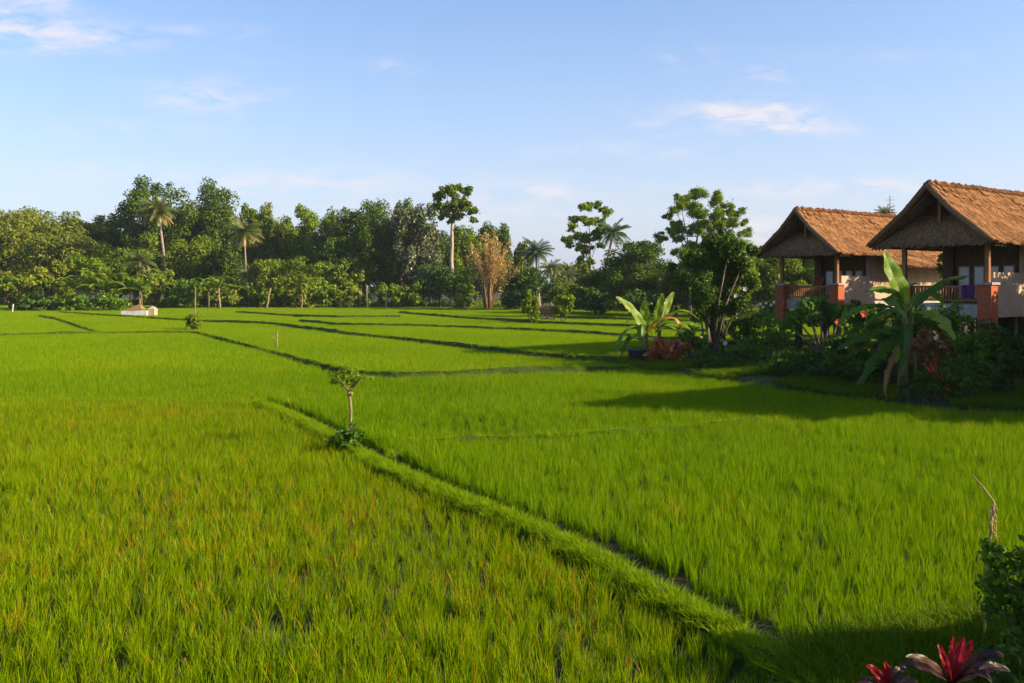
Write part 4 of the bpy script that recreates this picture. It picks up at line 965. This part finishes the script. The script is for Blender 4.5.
        for k in range(K):
            ya = y0+t+(y1-y0-2*t)*k/K; yb = y0+t+(y1-y0-2*t)*(k+1)/K; xa = 3.16+.02*math.sin(k*1.9); xb = 3.16+.02*math.sin((k+1)*1.9)
            m.add([(xa,ya,3.0),(xb,yb,3.0),(xb,yb,4.27),(xa,ya,4.27)], [(0,1,2,3)])
        m.build('curtain', M['curtain'], f, smooth=True)
    m = MB(); m.box(2.86,3.30,2.905,3.30,2.852,5.25); m.build('corner_column', M['wood'], root)
    m = MB(); m.box(.86,3.6,.42,.58,2.40,3.98); m.build('side_parapet', M['plaster'], root)
    # brick pillars with posts
    for y in (.5, 3.55):
        m = MB(); m.box(.36,.84,y-.24,y+.24,1.7,3.54); pl = m.build('pillar', M['brick'], root)
        m = MB(); m.box(.30,.90,y-.30,y+.30,3.542,3.63); m.build('cap', M['concrete'], pl)
        m = MB(); m.box(.50,.70,y-.10,y+.10,0,1.698); m.build('pillar_footing', M['stone_dark'], pl)
        m = MB(); m.box(.54,.68,y-.07,y+.07,3.632,4.96); m.build('post', M['post_wood'], root)
    m = MB(); m.box(.52,.70,.3,4.1,4.962,5.08); m.box(.702,3.6,.42,.58,4.962,5.08); m.box(.702,3.6,3.47,3.63,4.962,5.08); m.build('beam', M['wood'], root)
    def rail(x0,y0,x1,y1,name='railing'):
        m = MB(); l = math.hypot(x1-x0,y1-y0); n = int(l/.11); dx,dy = (x1-x0)/l,(y1-y0)/l; hx,hy = -dy*.03,dx*.03
        for z0,z1 in ((3.44,3.52),(2.96,3.01)):
            m.add([(x0-hx,y0-hy,z0),(x1-hx,y1-hy,z0),(x1+hx,y1+hy,z0),(x0+hx,y0+hy,z0),(x0-hx,y0-hy,z1),(x1-hx,y1-hy,z1),(x1+hx,y1+hy,z1),(x0+hx,y0+hy,z1)], [(0,3,2,1),(4,5,6,7),(0,1,5,4),(1,2,6,5),(2,3,7,6),(3,0,4,7)])
        for k in range(1,n):
            x = x0+dx*l*k/n; y = y0+dy*l*k/n; m.box(x-.018,x+.018,y-.018,y+.018,3.012,3.438)
        m.build(name, M['post_wood'], root)
    rail(.6,.76,.6,3.29); rail(.86,3.55,3.6,3.55)
    return root
near_loc = (16.3, 30.0, 0)
bung = make_bungalow(near_loc, 'nearer thatched bungalow whose verandah stands behind the tall banana plant')
far_b = copy_tree(bung); far_b.location = (14.95, 40.6, 0); far_b['label'] = 'farther thatched bungalow with verandah open onto the trees behind'
third = copy_tree(bung); third.location = (17.7, 19.4, 0); third['label'] = 'thatched bungalow nearest to the viewer along the same row, past the right edge'
# purple cloth over the near railing, chair on the far verandah
def on_bung(base, a, b, z):
    return Vector((base[0]+a*math.cos(R(36))-b*math.sin(R(36)), base[1]+a*math.sin(R(36))+b*math.cos(R(36)), z))
m = MB(); K = 8; vs = []
for i in range(K+1):
    for x, z in ((-.05,.10),(-.055,.50),(-.03,.565),(.03,.565),(.05,.3)):
        vs.append((x+.012*math.sin(i*1.7), i*.42/K, z-.01*math.sin(i*2.3)))
m.add(vs, [(i*5+j, i*5+j+1, (i+1)*5+j+1, (i+1)*5+j) for i in range(K) for j in range(4)])
o = m.build('hanging_cloth', M['cloth_purple'], None, smooth=True, loc=on_bung(near_loc, .6, .95, 2.97)); o.rotation_euler = (0,0,R(36)); tag(o, 'purple cloth draped over the nearer verandah railing', 'cloth')
ch = empty('verandah_chair', on_bung((14.95,40.6,0), 2.1, 2.9, 2.852), 'brown wooden armchair with slanting back on the farther verandah', 'chair', rz=R(200))
m = MB(); m.box(-.3,.3,-.3,.3,.36,.44); m.build('seat', M['terracotta'], ch)
m = MB(); m.add([(-.3,.24,.44),(.3,.24,.44),(.3,.32,.44),(-.3,.32,.44),(-.3,.50,1.1),(.3,.50,1.1),(.3,.56,1.1),(-.3,.56,1.1)], [(0,3,2,1),(4,5,6,7),(0,1,5,4),(1,2,6,5),(2,3,7,6),(3,0,4,7)]); m.build('backrest', M['terracotta'], ch)
for x in (-.27,.27):
    for y in (-.27,.27): m = MB(); m.box(x-.03,x+.03,y-.03,y+.03,0,.358); m.build('leg', M['post_wood'], ch)
    m = MB(); m.box(x-.04,x+.04,-.3,.26,.62,.66); m.box(x-.03,x+.03,-.27,-.21,.442,.618); m.build('armrest', M['post_wood'], ch)
m = MB(); m.tube([(0,0,0),(0,0,10.2)], .03, 6); m.tube([(-.35,0,9.9),(.35,0,9.9)], .015, 5); m.tube([(-.25,0,9.6),(.25,0,9.6)], .015, 5)
tag(m.build('antenna_mast', M['metal'], None, loc=P(890,286,66).xy.to_3d()), 'thin antenna mast rising over the far bungalow ridge', 'antenna')

# ------------------------------------------------------------------ the garden in front of the bungalows
GZ = .28
def big_banana():
    d = 25.6; rng = np.random.default_rng(61); base = P(905,402,d); root = empty('banana_plant', (base.x, d, GZ), 'tall banana plant with one upright leaf before the nearer bungalow', 'banana plant')
    o = Vector((base.x, d, GZ))
    def q(px, py, dd=0): return P(px, py, d+dd) - o
    for pts, r0, r1 in (([q(909,408),q(906,385,.1),q(902,345),q(905,308)], .11,.06), ([q(898,406,.4),q(900,380,.3),q(908,350,.2),q(912,315,.1)], .09,.05), ([q(918,406,.3),q(916,380,.3),q(914,352,.2)], .06,.04)):
        m = MB(); m.tube(pts, [r0, r0*.85, (r0+r1)/2, r1][:len(pts)], 9); m.build('stem', M['banana_stem'], root, smooth=True)
    top = (905,308)
    def lf(pts, w_, mat, tint, hint=None, fold=.35, tear=.12, stalk=.1, lab=None):
        m = MB(); banana_leaf(m, [q(*p) for p in pts], w_*1.18, rng, tint, fold, Vector(hint) if hint else None, tear, stalk); l = m.build('leaf', M[mat], root, smooth=True)
        if lab: l['label'] = lab
    lf([(906,310,0),(903,296,-.1),(891,272,-.2),(885,252,-.1)], .56, 'banana', .78, (.35,-1,.1), .18, .02, .08, 'upright bright green leaf')
    lf([(905,306,0),(900,284,-.4),(880,280,-.7),(867,290,-.9),(868,291,-1.0)], .52, 'banana', .62, None, -.5, .1)
    lf([(905,310,0),(893,290,-.6),(880,288,-1.0),(900,300,-1.3),(909,322,-1.4)], .55, 'banana', .45, None, -.45, .1)
    lf([(904,312,0),(885,302,-.5),(862,298,-.7),(846,308,-.8),(836,326,-.9)], .46, 'banana', .62, None, -.35, .14)
    lf([(908,312,0),(918,298,.2),(932,276,.4),(958,274,.5),(974,276,.7)], .50, 'banana_dark', .55, None, -.35, .12)
    lf([(908,316,0),(922,306,-.5),(938,310,-.9),(948,324,-1.1),(955,340,-1.2)], .48, 'banana', .88, (.2,-.7,.7), -.15, .15)
    lf([(905,325,0),(890,326,-.6),(868,330,-.9),(850,336,-1.0),(836,350,-1.1)], .55, 'banana_dark', .40, None, -.4, .15)
    lf([(905,325,0),(895,335,-.5),(880,345,-.7),(866,365,-.8),(858,385,-.9)], .55, 'banana_dark', .45, None, -.4, .15)
    lf([(906,330,0),(900,318,-.4),(908,316,-.7),(906,345,-.9),(898,372,-.9)], .42, 'banana_dark', .35, None, -.5, .18)
    lf([(904,338,0),(897,350,-.3),(890,370,-.35),(884,382,-.3),(887,400,-.3)], .24, 'banana_dry', .5, (.3,-1,0), -.6, .3, .05, 'dead brown hanging leaf')
    lf([(906,316,.2),(898,306,.6),(884,304,1.0),(872,314,1.2),(862,330,1.3)], .46, 'banana', .5, None, -.4, .16)
    lf([(907,312,.2),(916,290,.5),(926,284,.9),(938,290,1.2),(944,304,1.3)], .46, 'banana', .6, None, -.35, .14)
    lf([(909,318,0),(905,330,-.5),(902,345,-.7),(900,352,-.7),(896,362,-.7)], .22, 'banana', .8, (.1,-1,.1), .2, .2)
    lf([(909,320,0),(918,312,.6),(930,318,1.1),(938,326,1.3),(946,338,1.5)], .45, 'banana_dark', .3, None, -.4, .15)
big_banana()
def potted_banana():
    d = 38.0; rng = np.random.default_rng(62); base = P(646,366,d); o = Vector((base.x, d, GZ)); root = empty('banana_plant', tuple(o), 'young banana plant with one yellow leaf beside the dark pot', 'banana plant')
    def q(px, py, dd=0): return P(px, py, d+dd) - o
    for pts in ([q(645,366),q(646,350),q(647,333)], [q(657,366,.5),q(658,345,.5),q(660,326,.5)]):
        m = MB(); m.tube(pts, [.13,.11,.07], 9); m.build('stem', M['banana_stem'], root, smooth=True)
    def lf(pts, w_, mat, tint, hint=None, fold=.3, lab=None):
        m = MB(); banana_leaf(m, [q(*p) for p in pts], w_, rng, tint, fold, Vector(hint) if hint else None, .1, .08); l = m.build('leaf', M[mat], root, smooth=True)
        if lab: l['label'] = lab
    lf([(646,334,0),(642,322,-.3),(630,304,-.5),(616,297,-.6)], .46, 'banana', .85, (.2,-.8,.6), .15)
    lf([(648,333,0),(646,320,0),(642,306,-.2),(646,301,-.3)], .46, 'banana', .8, (0,-1,.2), .2)
    lf([(655,330,.4),(657,315,.3),(660,302,.2),(663,293,.1)], .42, 'banana', .75, (.2,-1,.2), .2)
    lf([(648,336,0),(648,318,-.5),(664,312,-.7),(684,314,-.9),(681,330,-1)], .46, 'banana_yellow', .55, None, -.4, 'yellow orange drooping leaf')
    lf([(645,338,0),(640,318,-.5),(625,322,-.8),(616,338,-.9),(615,352,-1)], .45, 'banana', .55, None, -.4)
    lf([(645,338,0),(640,328,-.6),(628,330,-.9),(622,345,-1.0),(620,358,-1)], .45, 'banana_dark', .5, None, -.4)
    lf([(655,332,.4),(664,318,.2),(678,318,.2),(690,324,.2),(695,336,.1)], .42, 'banana', .6, None, -.4)
    lf([(658,330,.5),(668,310,.7),(680,306,.8),(690,308,.9),(697,318,1)], .40, 'banana', .7, None, -.35)
    lf([(652,334,.2),(650,312,.3),(640,306,.4),(630,312,.5),(624,326,.5)], .44, 'banana', .85, None, -.3)
    lf([(655,334,.4),(662,322,-.2),(674,322,-.5),(684,332,-.6),(688,344,-.6)], .42, 'banana', .8, None, -.3)
    lf([(658,330,.5),(664,312,.9),(668,300,1.1),(674,292,1.2)], .40, 'banana', .9, (.3,-1,.2), .15)
    lf([(645,340,0),(634,334,.3),(622,338,.6),(612,350,.7)], .40, 'banana', .7, None, -.35)
    lf([(648,336,0),(644,316,-.6),(640,318,-1.0),(640,335,-1.2),(643,352,-1.2)], .42, 'banana', .5, None, -.4)
potted_banana()
def pot():
    o = P(637,367,37.2); m = MB(); pr = [(.24,0),(.30,.15),(.36,.5),(.38,.72),(.40,.80)]; K = 20; vs = []; fs = []
    for r_, z in pr+[(.34,.80),(.31,.68)]:
        for k in range(K): vs.append((r_*math.cos(k*2*math.pi/K), r_*math.sin(k*2*math.pi/K), z))
    n = len(pr)+2
    for i in range(n-1):
        for k in range(K): fs.append((i*K+k, i*K+(k+1)%K, (i+1)*K+(k+1)%K, (i+1)*K+k))
    fs.append(tuple(reversed(range(K)))); fs.append(tuple((n-1)*K+k for k in range(K)))
    m.add(vs, fs); root = tag(m.build('plant_pot', M['pot'], None, smooth=True, loc=(o.x, 37.2, .1)), 'tall black pot with pale rim at the garden corner', 'pot')
    m = MB(); m.tube([(.405*math.cos(k*2*math.pi/24), .405*math.sin(k*2*math.pi/24), .77) for k in range(25)], .022, 6, cap=False); m.build('rim', M['rim'], root, smooth=True)
pot()
S = lambda *a, **k: shrub(*a, ground=GZ, **k)
S('rust red croton shrub under the yellow banana leaf', 666,337,368,42,36.6,'croton',name='croton_shrub',leaf=.22,dens=.8)
S('leafy green shrub between banana and dark multi stemmed tree', 690,322,366,34,38.5,'shrub_mid',leaf=.24,dens=.8)
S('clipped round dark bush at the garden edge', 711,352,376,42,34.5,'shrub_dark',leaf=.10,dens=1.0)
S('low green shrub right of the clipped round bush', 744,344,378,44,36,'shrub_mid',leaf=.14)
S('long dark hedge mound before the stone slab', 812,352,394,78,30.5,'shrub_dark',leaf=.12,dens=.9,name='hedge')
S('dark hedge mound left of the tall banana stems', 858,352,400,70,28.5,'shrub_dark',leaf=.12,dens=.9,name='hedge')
S('airy green shrub with twigs left of the far bungalow pillar', 768,310,366,56,37.0,'shrub_mid',leaf=.17,dens=.28,fill=.1)
S('low shrub below the far verandah slab', 744,312,346,34,43.0,'shrub_dark',leaf=.18,dens=.6)
S('bush with white blossoms beyond the garden by the far pillar', 770,301,318,26,52.0,'shrub_mid',leaf=.22,dens=.8,name='flowering_bush')
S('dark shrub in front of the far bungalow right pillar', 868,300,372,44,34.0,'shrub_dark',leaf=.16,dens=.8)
S('hibiscus shrub with orange blooms beside the banana leaves', 872,304,380,46,30.0,'shrub_mid',leaf=.15,dens=.6,name='flowering_bush')
S('dark bush filling the space behind the tall banana stems', 900,318,398,64,28.2,'shrub_dark',leaf=.15,dens=.8)
S('brown and green croton shrub right of the banana stems', 930,322,376,46,27.0,'croton_brown',name='croton_shrub',leaf=.17,dens=.9)
S('bright green leafy shrub beneath the nearer brick pillar', 970,324,380,56,26.5,'shrub_mid',leaf=.15,dens=.8)
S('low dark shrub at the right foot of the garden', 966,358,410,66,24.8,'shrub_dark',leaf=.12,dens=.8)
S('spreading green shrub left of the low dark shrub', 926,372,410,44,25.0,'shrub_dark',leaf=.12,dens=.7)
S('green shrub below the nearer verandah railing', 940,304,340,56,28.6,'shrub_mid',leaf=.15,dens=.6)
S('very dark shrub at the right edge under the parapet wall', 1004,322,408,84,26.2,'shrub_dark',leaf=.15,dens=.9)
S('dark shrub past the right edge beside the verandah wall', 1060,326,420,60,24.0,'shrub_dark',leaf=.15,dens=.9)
S('leafy shrub filling the bed between frangipani and tall banana', 846,326,384,50,31.5,'shrub_dark',leaf=.16,dens=.8)
S('low spreading shrub below the statue', 782,360,388,50,32.0,'shrub_mid',leaf=.13,dens=.8)
S('shrub with long dark leaves beneath the nearer verandah slab', 912,300,350,44,29.0,'shrub_dark',leaf=.2,dens=.7)
# blossoms belong to their bushes
def blossoms(bush, pts, mat, size, name='blossom'):
    rng = np.random.default_rng(9)
    for px, py, d in pts:
        c = P(px, py, d) - Vector(bush.location); m = MB()
        for k in range(6):
            a = k*1.05; t = Vector((math.cos(a), -.25, math.sin(a))); s_ = Vector((-math.sin(a), 0, math.cos(a)))
            m.add([c, c+t*size*.6+s_*size*.35, c+t*size, c+t*size*.6-s_*size*.35], [(0,1,2,3)], rng.uniform(.2,.9))
        m.build(name, M[mat], bush)
for o in list(COL.objects):
    l = o.get('label', '')
    if l.startswith('hibiscus'): blossoms(o, [(862,309,29),(864,314,29),(898,323,28.9),(838,322,29.3)], 'flower_red', .13)
    if l.startswith('bush with white'): blossoms(o, [(760,304,51),(766,303,51),(771,305,51),(778,306,51),(763,307,51),(774,302,51)], 'flower_white', .10)
# dark multi-stemmed tree
def dark_tree():
    d = 41.0; rng = np.random.default_rng(64); s = d/F; base = P(712,362,d); root = empty('dark_tree', (base.x, d, GZ), 'dark multi stemmed tree widening upward beside the banana', 'tree')
    lb = []; m = MB()
    for (px, py, rp) in [(690,262,16),(710,250,18),(730,246,18),(744,262,16),(700,285,20),(726,280,22),(748,285,14),(682,285,12),(716,305,18),(738,306,14),(700,310,14),(720,330,13),(708,262,20),(735,268,16),(712,345,9),(672,268,7),(752,250,8),(722,236,8)]:
        c = P(px, py, d + rng.normal()*.6) - Vector(root.location); lb.append((c.x, c.y, c.z, rp*s, rp*s*.9, rp*s))
        a = Vector((rng.normal()*.25, rng.normal()*.2, -.05)); m.tube([a, a.lerp(c,.5)+Vector((-c.x*.15,0,.1)), c], [.07,.045,.015], 6)
    m.build('trunk', M['bark'], root, smooth=True)
    V, Fc, T = leaves(rng, break_lobes(rng, lb, 5, .55), 22000, .155, fill=.45, rough=1.0, shell=.3); link('crown', np_mesh('crown', V, Fc, T, M['shrub_dark']), root)
    for px, py in ((736,296),(737,303),(703,338),(725,343),(745,289)):
        c = P(px, py, d-1.0) - Vector(root.location); q = MB()
        for k in range(5):
            a = k*1.25; t = Vector((math.cos(a), -.2, math.sin(a))); s_ = Vector((-math.sin(a),0,math.cos(a))); q.add([c, c+t*.07+s_*.05, c+t*.13, c+t*.07-s_*.05], [(0,1,2,3)])
        q.build('blossom', M['flower_white'], root)
dark_tree()
# frangipani with bare grey stems
def frangipani():
    d = 32.5; rng = np.random.default_rng(65); s = d/F; base = P(822,370,d); root = empty('frangipani_tree', (base.x, d, GZ), 'frangipani tree with several bare grey stems under a flat crown', 'tree')
    m = MB(); lb = []
    for px, py in [(796,318),(806,308),(818,304),(830,310),(838,318),(846,312),(812,322),(790,326),(828,322)]:
        c = P(px, py, d+rng.normal()*.5) - Vector(root.location); a = Vector((rng.normal()*.22, rng.normal()*.15, -.05)); md = a.lerp(c,.55); md.x = a.x+(c.x-a.x)*.3
        m.tube([a, md, c], [.05,.04,.028], 7); lb.append((c.x, c.y, c.z+.05, .42, .42, .25))
    m.build('trunk', M['bark'], root, smooth=True)
    V, Fc, T = leaves(rng, lb, 1100, .26, fill=.4, up=.6, aspect=.42, shell=.3); link('crown', np_mesh('crown', V, Fc, T, M['shrub_mid']), root)
frangipani()
# red bromeliads and a light leaved heliconia
rng = np.random.default_rng(66)
b = P(938,382,25.0); r_ = empty('bromeliad', (b.x, 25.0, GZ), 'red spiky bromeliad low beside the banana stems', 'plant'); rosette(r_, (0,0,.35), 30, .75, .09, 'flower_red', rng, (.2,1.4), droop=.6, tint=(.2,.6))
m = MB(); m.tube([(0,0,-.05),(0,0,.38)], .05, 7); m.build('stem', M['bark'], r_)
# small statue and stone slab
def statue():
    o = P(774,366,34.0); root = empty('garden_statue', (o.x, 34.0, GZ+.02), 'little terracotta seated figure on the garden edge', 'statue')
    m = MB(); K = 14; pr = [(.17,0),(.19,.06),(.16,.12),(.15,.2),(.13,.3),(.10,.36),(.05,.40),(.045,.42),(.075,.46),(.085,.51),(.07,.56),(.03,.60),(.015,.64),(.0,.65)]
    vs = []; fs = []
    for r2, z in pr:
        for k in range(K): vs.append((r2*math.cos(k*2*math.pi/K), r2*.85*math.sin(k*2*math.pi/K), z))
    for i in range(len(pr)-1):
        for k in range(K): fs.append((i*K+k, i*K+(k+1)%K, (i+1)*K+(k+1)%K, (i+1)*K+k))
    m.add(vs, fs)
    for sg in (-1,1): m.tube([(sg*.13,0,.32),(sg*.18,-.04,.22),(sg*.12,-.13,.14),(sg*.03,-.16,.13)], [.045,.04,.035,.03], 7); m.tube([(sg*.06,-.02,.06),(sg*.2,-.12,.06),(sg*.05,-.18,.06)], [.07,.06,.04], 7)
    m.build('figure', M['terracotta'], root, smooth=True)
    m = MB(); m.box(-.24,.24,-.26,.22,-.08,.0); m.build('pedestal', M['concrete'], root)
statue()
o = P(800,366,32.8); m = MB(); m.box(-.55,.55,-.4,.4,-.1,.16); m.box(-.48,.48,-.34,.34,.162,.22)
tag(m.build('stone_slab', M['concrete'], None, loc=(o.x, 32.8, GZ)), 'flat grey stone slab set between the hedge and the frangipani', 'stone slab')
# low dark wall at the back of the garden
m = MB(); a = P(716,350,46.5); b = P(858,352,44.0); n = 26
for i in range(n):
    u0, u1 = i/n, (i+1)/n; p = a.lerp(b,u0); q = a.lerp(b,u1); z = .62+rng.normal()*.03
    m.add([(p.x,p.y,0),(q.x-.01,q.y,0),(q.x-.01,q.y+.3,0),(p.x,p.y+.3,0),(p.x,p.y,z),(q.x-.01,q.y,z),(q.x-.01,q.y+.3,z),(p.x,p.y+.3,z)], [(0,3,2,1),(4,5,6,7),(0,1,5,4),(1,2,6,5),(2,3,7,6),(3,0,4,7)], .5+rng.normal()*.2)
tag(m.build('garden_wall', M['stone_dark'], None), 'low dark stone wall along the back of the garden', 'wall')

# ------------------------------------------------------------------ little tree on the near bund
def papaya():
    d = 18.9; rng = np.random.default_rng(71); base = P(350,437,d); bz = .33; root = empty('sapling_tree', (base.x, d, bz), 'small lopped sapling with a tuft of leaves on the grassy bund', 'tree'); o = Vector(root.location)
    def q(px, py, dd=0): return P(px, py, d+dd)-o
    m = MB(); m.tube([q(350,440),q(350.5,425),q(351,410,.02),q(350,400),q(348.5,393),q(350,389)], [.036,.031,.029,.031,.037,.028], 9)
    m.tube([q(350,392),q(345,386,-.05),q(338,378,-.1)], [.03,.022,.01], 6); m.tube([q(350,390),q(354,382,.05),q(353,374,.05)], [.03,.02,.01], 6); m.tube([q(350,391),q(360,378,-.05),q(374,377,-.1)], [.026,.018,.009], 6); m.tube([q(349,396),q(352,393,-.08)], [.03,.026], 6)
    m.build('trunk', M['stump'], root, smooth=True)
    lb = []
    for px, py, rp in [(338,376,8),(345,370,8),(352,372,8),(346,382,9),(334,382,5),(353,381,6),(341,366,4),(358,377,4),(366,377.5,3),(350,389,4),(372,378.5,2.5),(330,374,3)]:
        c = q(px, py, rng.normal()*.07); r_ = rp*d/F; lb.append((c.x, c.y, c.z, r_, r_, r_*.7))
    V, Fc, T = leaves(rng, lb, 1150, .058, fill=.5, up=.7, aspect=.5, shell=.5); link('crown', np_mesh('crown', V, Fc, T, M['forest_light']), root)
papaya()
SEED[0] = 1500
shrub('dark tuft of weeds at the foot of the lopped sapling', 346, 425, 452, 34, 18.0, 'shrub_mid', None, cat='weeds', name='weed_tuft', leaf=.09, dens=1.0, ground=.05, stem='green_stem')

# ------------------------------------------------------------------ foreground plants at the lower right
FZ = .25
shrub('leafy bush with fine leaves at the lower right corner', 1034, 524, 740, 112, 7.6, 'shrub_mid', None, leaf=.075, dens=.62, ground=FZ, nl=22, lr=.30)
shrub('dark low bush beneath the fine leaved corner bush', 1000, 640, 720, 70, 7.0, 'shrub_dark', None, leaf=.07, dens=.4, ground=FZ, nl=14)
def stalk():
    d = 8.0; rng = np.random.default_rng(81); o = Vector((P(986,600,d).x, d, FZ)); q = lambda px, py, dd=0: P(px,py,d+dd)-o
    root = empty('dry_stalk', tuple(o), 'dry bent seed stalk rising from the bush at lower right', 'plant')
    m = MB(); m.tube([q(984,690),q(985,620),q(987,570),(q(991,530)),(q(994,502)),(q(984,488)),(q(972,474))], [.011,.010,.009,.009,.008,.006,.003], 6); m.tube([q(987,560),q(990,530,.05),q(993,505)], [.005]*3, 5); m.build('stem', M['dry_stalk'], root, smooth=True)
    m = MB()
    for i in range(26):
        u = i/26; c = q(993.5+2*math.sin(i*2.1), 502+34*u, rng.normal()*.02); m.tube([c, c+Vector((rng.normal()*.015, rng.normal()*.015, -.022)), c+Vector((rng.normal()*.015,0,-.04))], [.003,.009,.002], 5)
    m.build('seed_head', M['dry_stalk'], root)
stalk()
def cordyline(label, px, py, d, leaf_specs, seed):
    rng = np.random.default_rng(seed); o = Vector((P(px,py,d).x, d, FZ)); q = lambda x, y, dd=0: P(x,y,d+dd)-o
    root = empty('cordyline', tuple(o), label, 'plant', 'red cordylines at the bottom edge'); top = q(px, py)
    m = MB(); m.tube([(0,0,-.1), top*.5+Vector((.01,0,0)), top], [.022,.02,.016], 7); m.build('stem', M['bark'], root)
    for pts, w_, mat, tint in leaf_specs:
        m = MB(); banana_leaf(m, [q(*p) for p in pts], w_*.82, rng, tint, .35, Vector((0,-.6,.8)), .05, .06); m.build('leaf', M[mat], root, smooth=True)
cordyline('larger cordyline with upright red leaves and dark outer leaves', 952, 684, 6.0, [
    ([(952,684,0),(950,665,.05),(955,648,.1),(953,636,.1)], .085,'red_leaf',.8), ([(952,684,0),(945,668,-.03),(942,652,-.02),(938,644,0)], .08,'red_leaf',.6),
    ([(953,684,0),(962,664,.02),(970,650,.05),(972,640,.05)], .085,'red_leaf',.55), ([(953,684,0),(958,660,-.08),(961,645,-.1),(964,637,-.1)], .08,'red_leaf',.95),
    ([(951,684,0),(935,664,-.1),(920,656,-.15),(906,657,-.2)], .09,'maroon_leaf',.7), ([(951,684,0),(925,664,.05),(912,660,.1),(899,668,.1)], .10,'maroon_leaf',.5),
    ([(953,684,0),(975,660,-.1),(990,650,-.12),(1004,656,-.15)], .11,'maroon_leaf',.3), ([(953,684,0),(980,668,.1),(995,662,.1),(1010,672,.1)], .10,'maroon_leaf',.4), ([(952,684,0),(968,670,-.2),(980,668,-.25),(992,682,-.3)], .10,'maroon_leaf',.35)], 91)
cordyline('smaller cordyline with cupped red leaves at the bottom edge', 886, 692, 6.0, [
    ([(886,692,0),(880,676,.02),(874,668,.05),(866,666,.05)], .09,'red_leaf',.75), ([(886,692,0),(885,676,-.05),(888,668,-.05),(884,662,-.05)], .09,'red_leaf',.6),
    ([(887,692,0),(893,676,0),(898,668,.02),(906,668,.05)], .09,'maroon_leaf',.6), ([(887,692,0),(898,684,-.1),(908,678,-.12),(918,682,-.15)], .09,'maroon_leaf',.8), ([(885,692,0),(874,682,-.1),(866,678,-.1),(858,684,-.1)], .09,'maroon_leaf',.5)], 92)
# unseen trees added to throw shade over the near corner and the side parapets
def shade_tree(label, x, y, h, rx, mat, seed):
    rng = np.random.default_rng(seed); root = empty('added_shade_tree', (x, y, 0), label, 'tree', 'shade trees added out of view')
    lb = auto_lobes(rng, 0,0,h*.60, rx,rx,h*.40, 16, .40); lb.append((0,0,h*.55,rx*.7,rx*.7,h*.36))
    V, Fc, T = leaves(rng, lb, 6500, .26, fill=.35); link('crown', np_mesh('crown', V, Fc, T, M[mat]), root)
    trunk_mb(rng, h*.6, .12, .05, (.1,0), [lb[i][:3] for i in range(7)]).build('trunk', M['bark'], root, smooth=True)
shade_tree('bushy shade tree added past the right edge, the one closest to the corner bush', 9.9, 5.6, 4.0, 1.7, 'shrub_mid', 95)
shade_tree('taller bushy shade tree added past the right edge, beside the one closest to the corner bush', 10.2, 3.8, 4.1, 1.8, 'shrub_dark', 96)
shade_tree('bushy shade tree added past the right edge, level with the viewer', 9.5, .6, 5.0, 1.9, 'shrub_mid', 97)
shade_tree('tall tree added past the right edge to shade the nearer parapet', 22.4, 30.1, 6.4, 1.7, 'shrub_mid', 98)  # out of view, added to shade the nearer bungalow's side parapet
shade_tree('bushy tree added between the two bungalows to shade the farther parapet', 21.2, 40.9, 6.4, 1.3, 'shrub_mid', 99)  # added behind the nearer bungalow to shade the farther side parapet
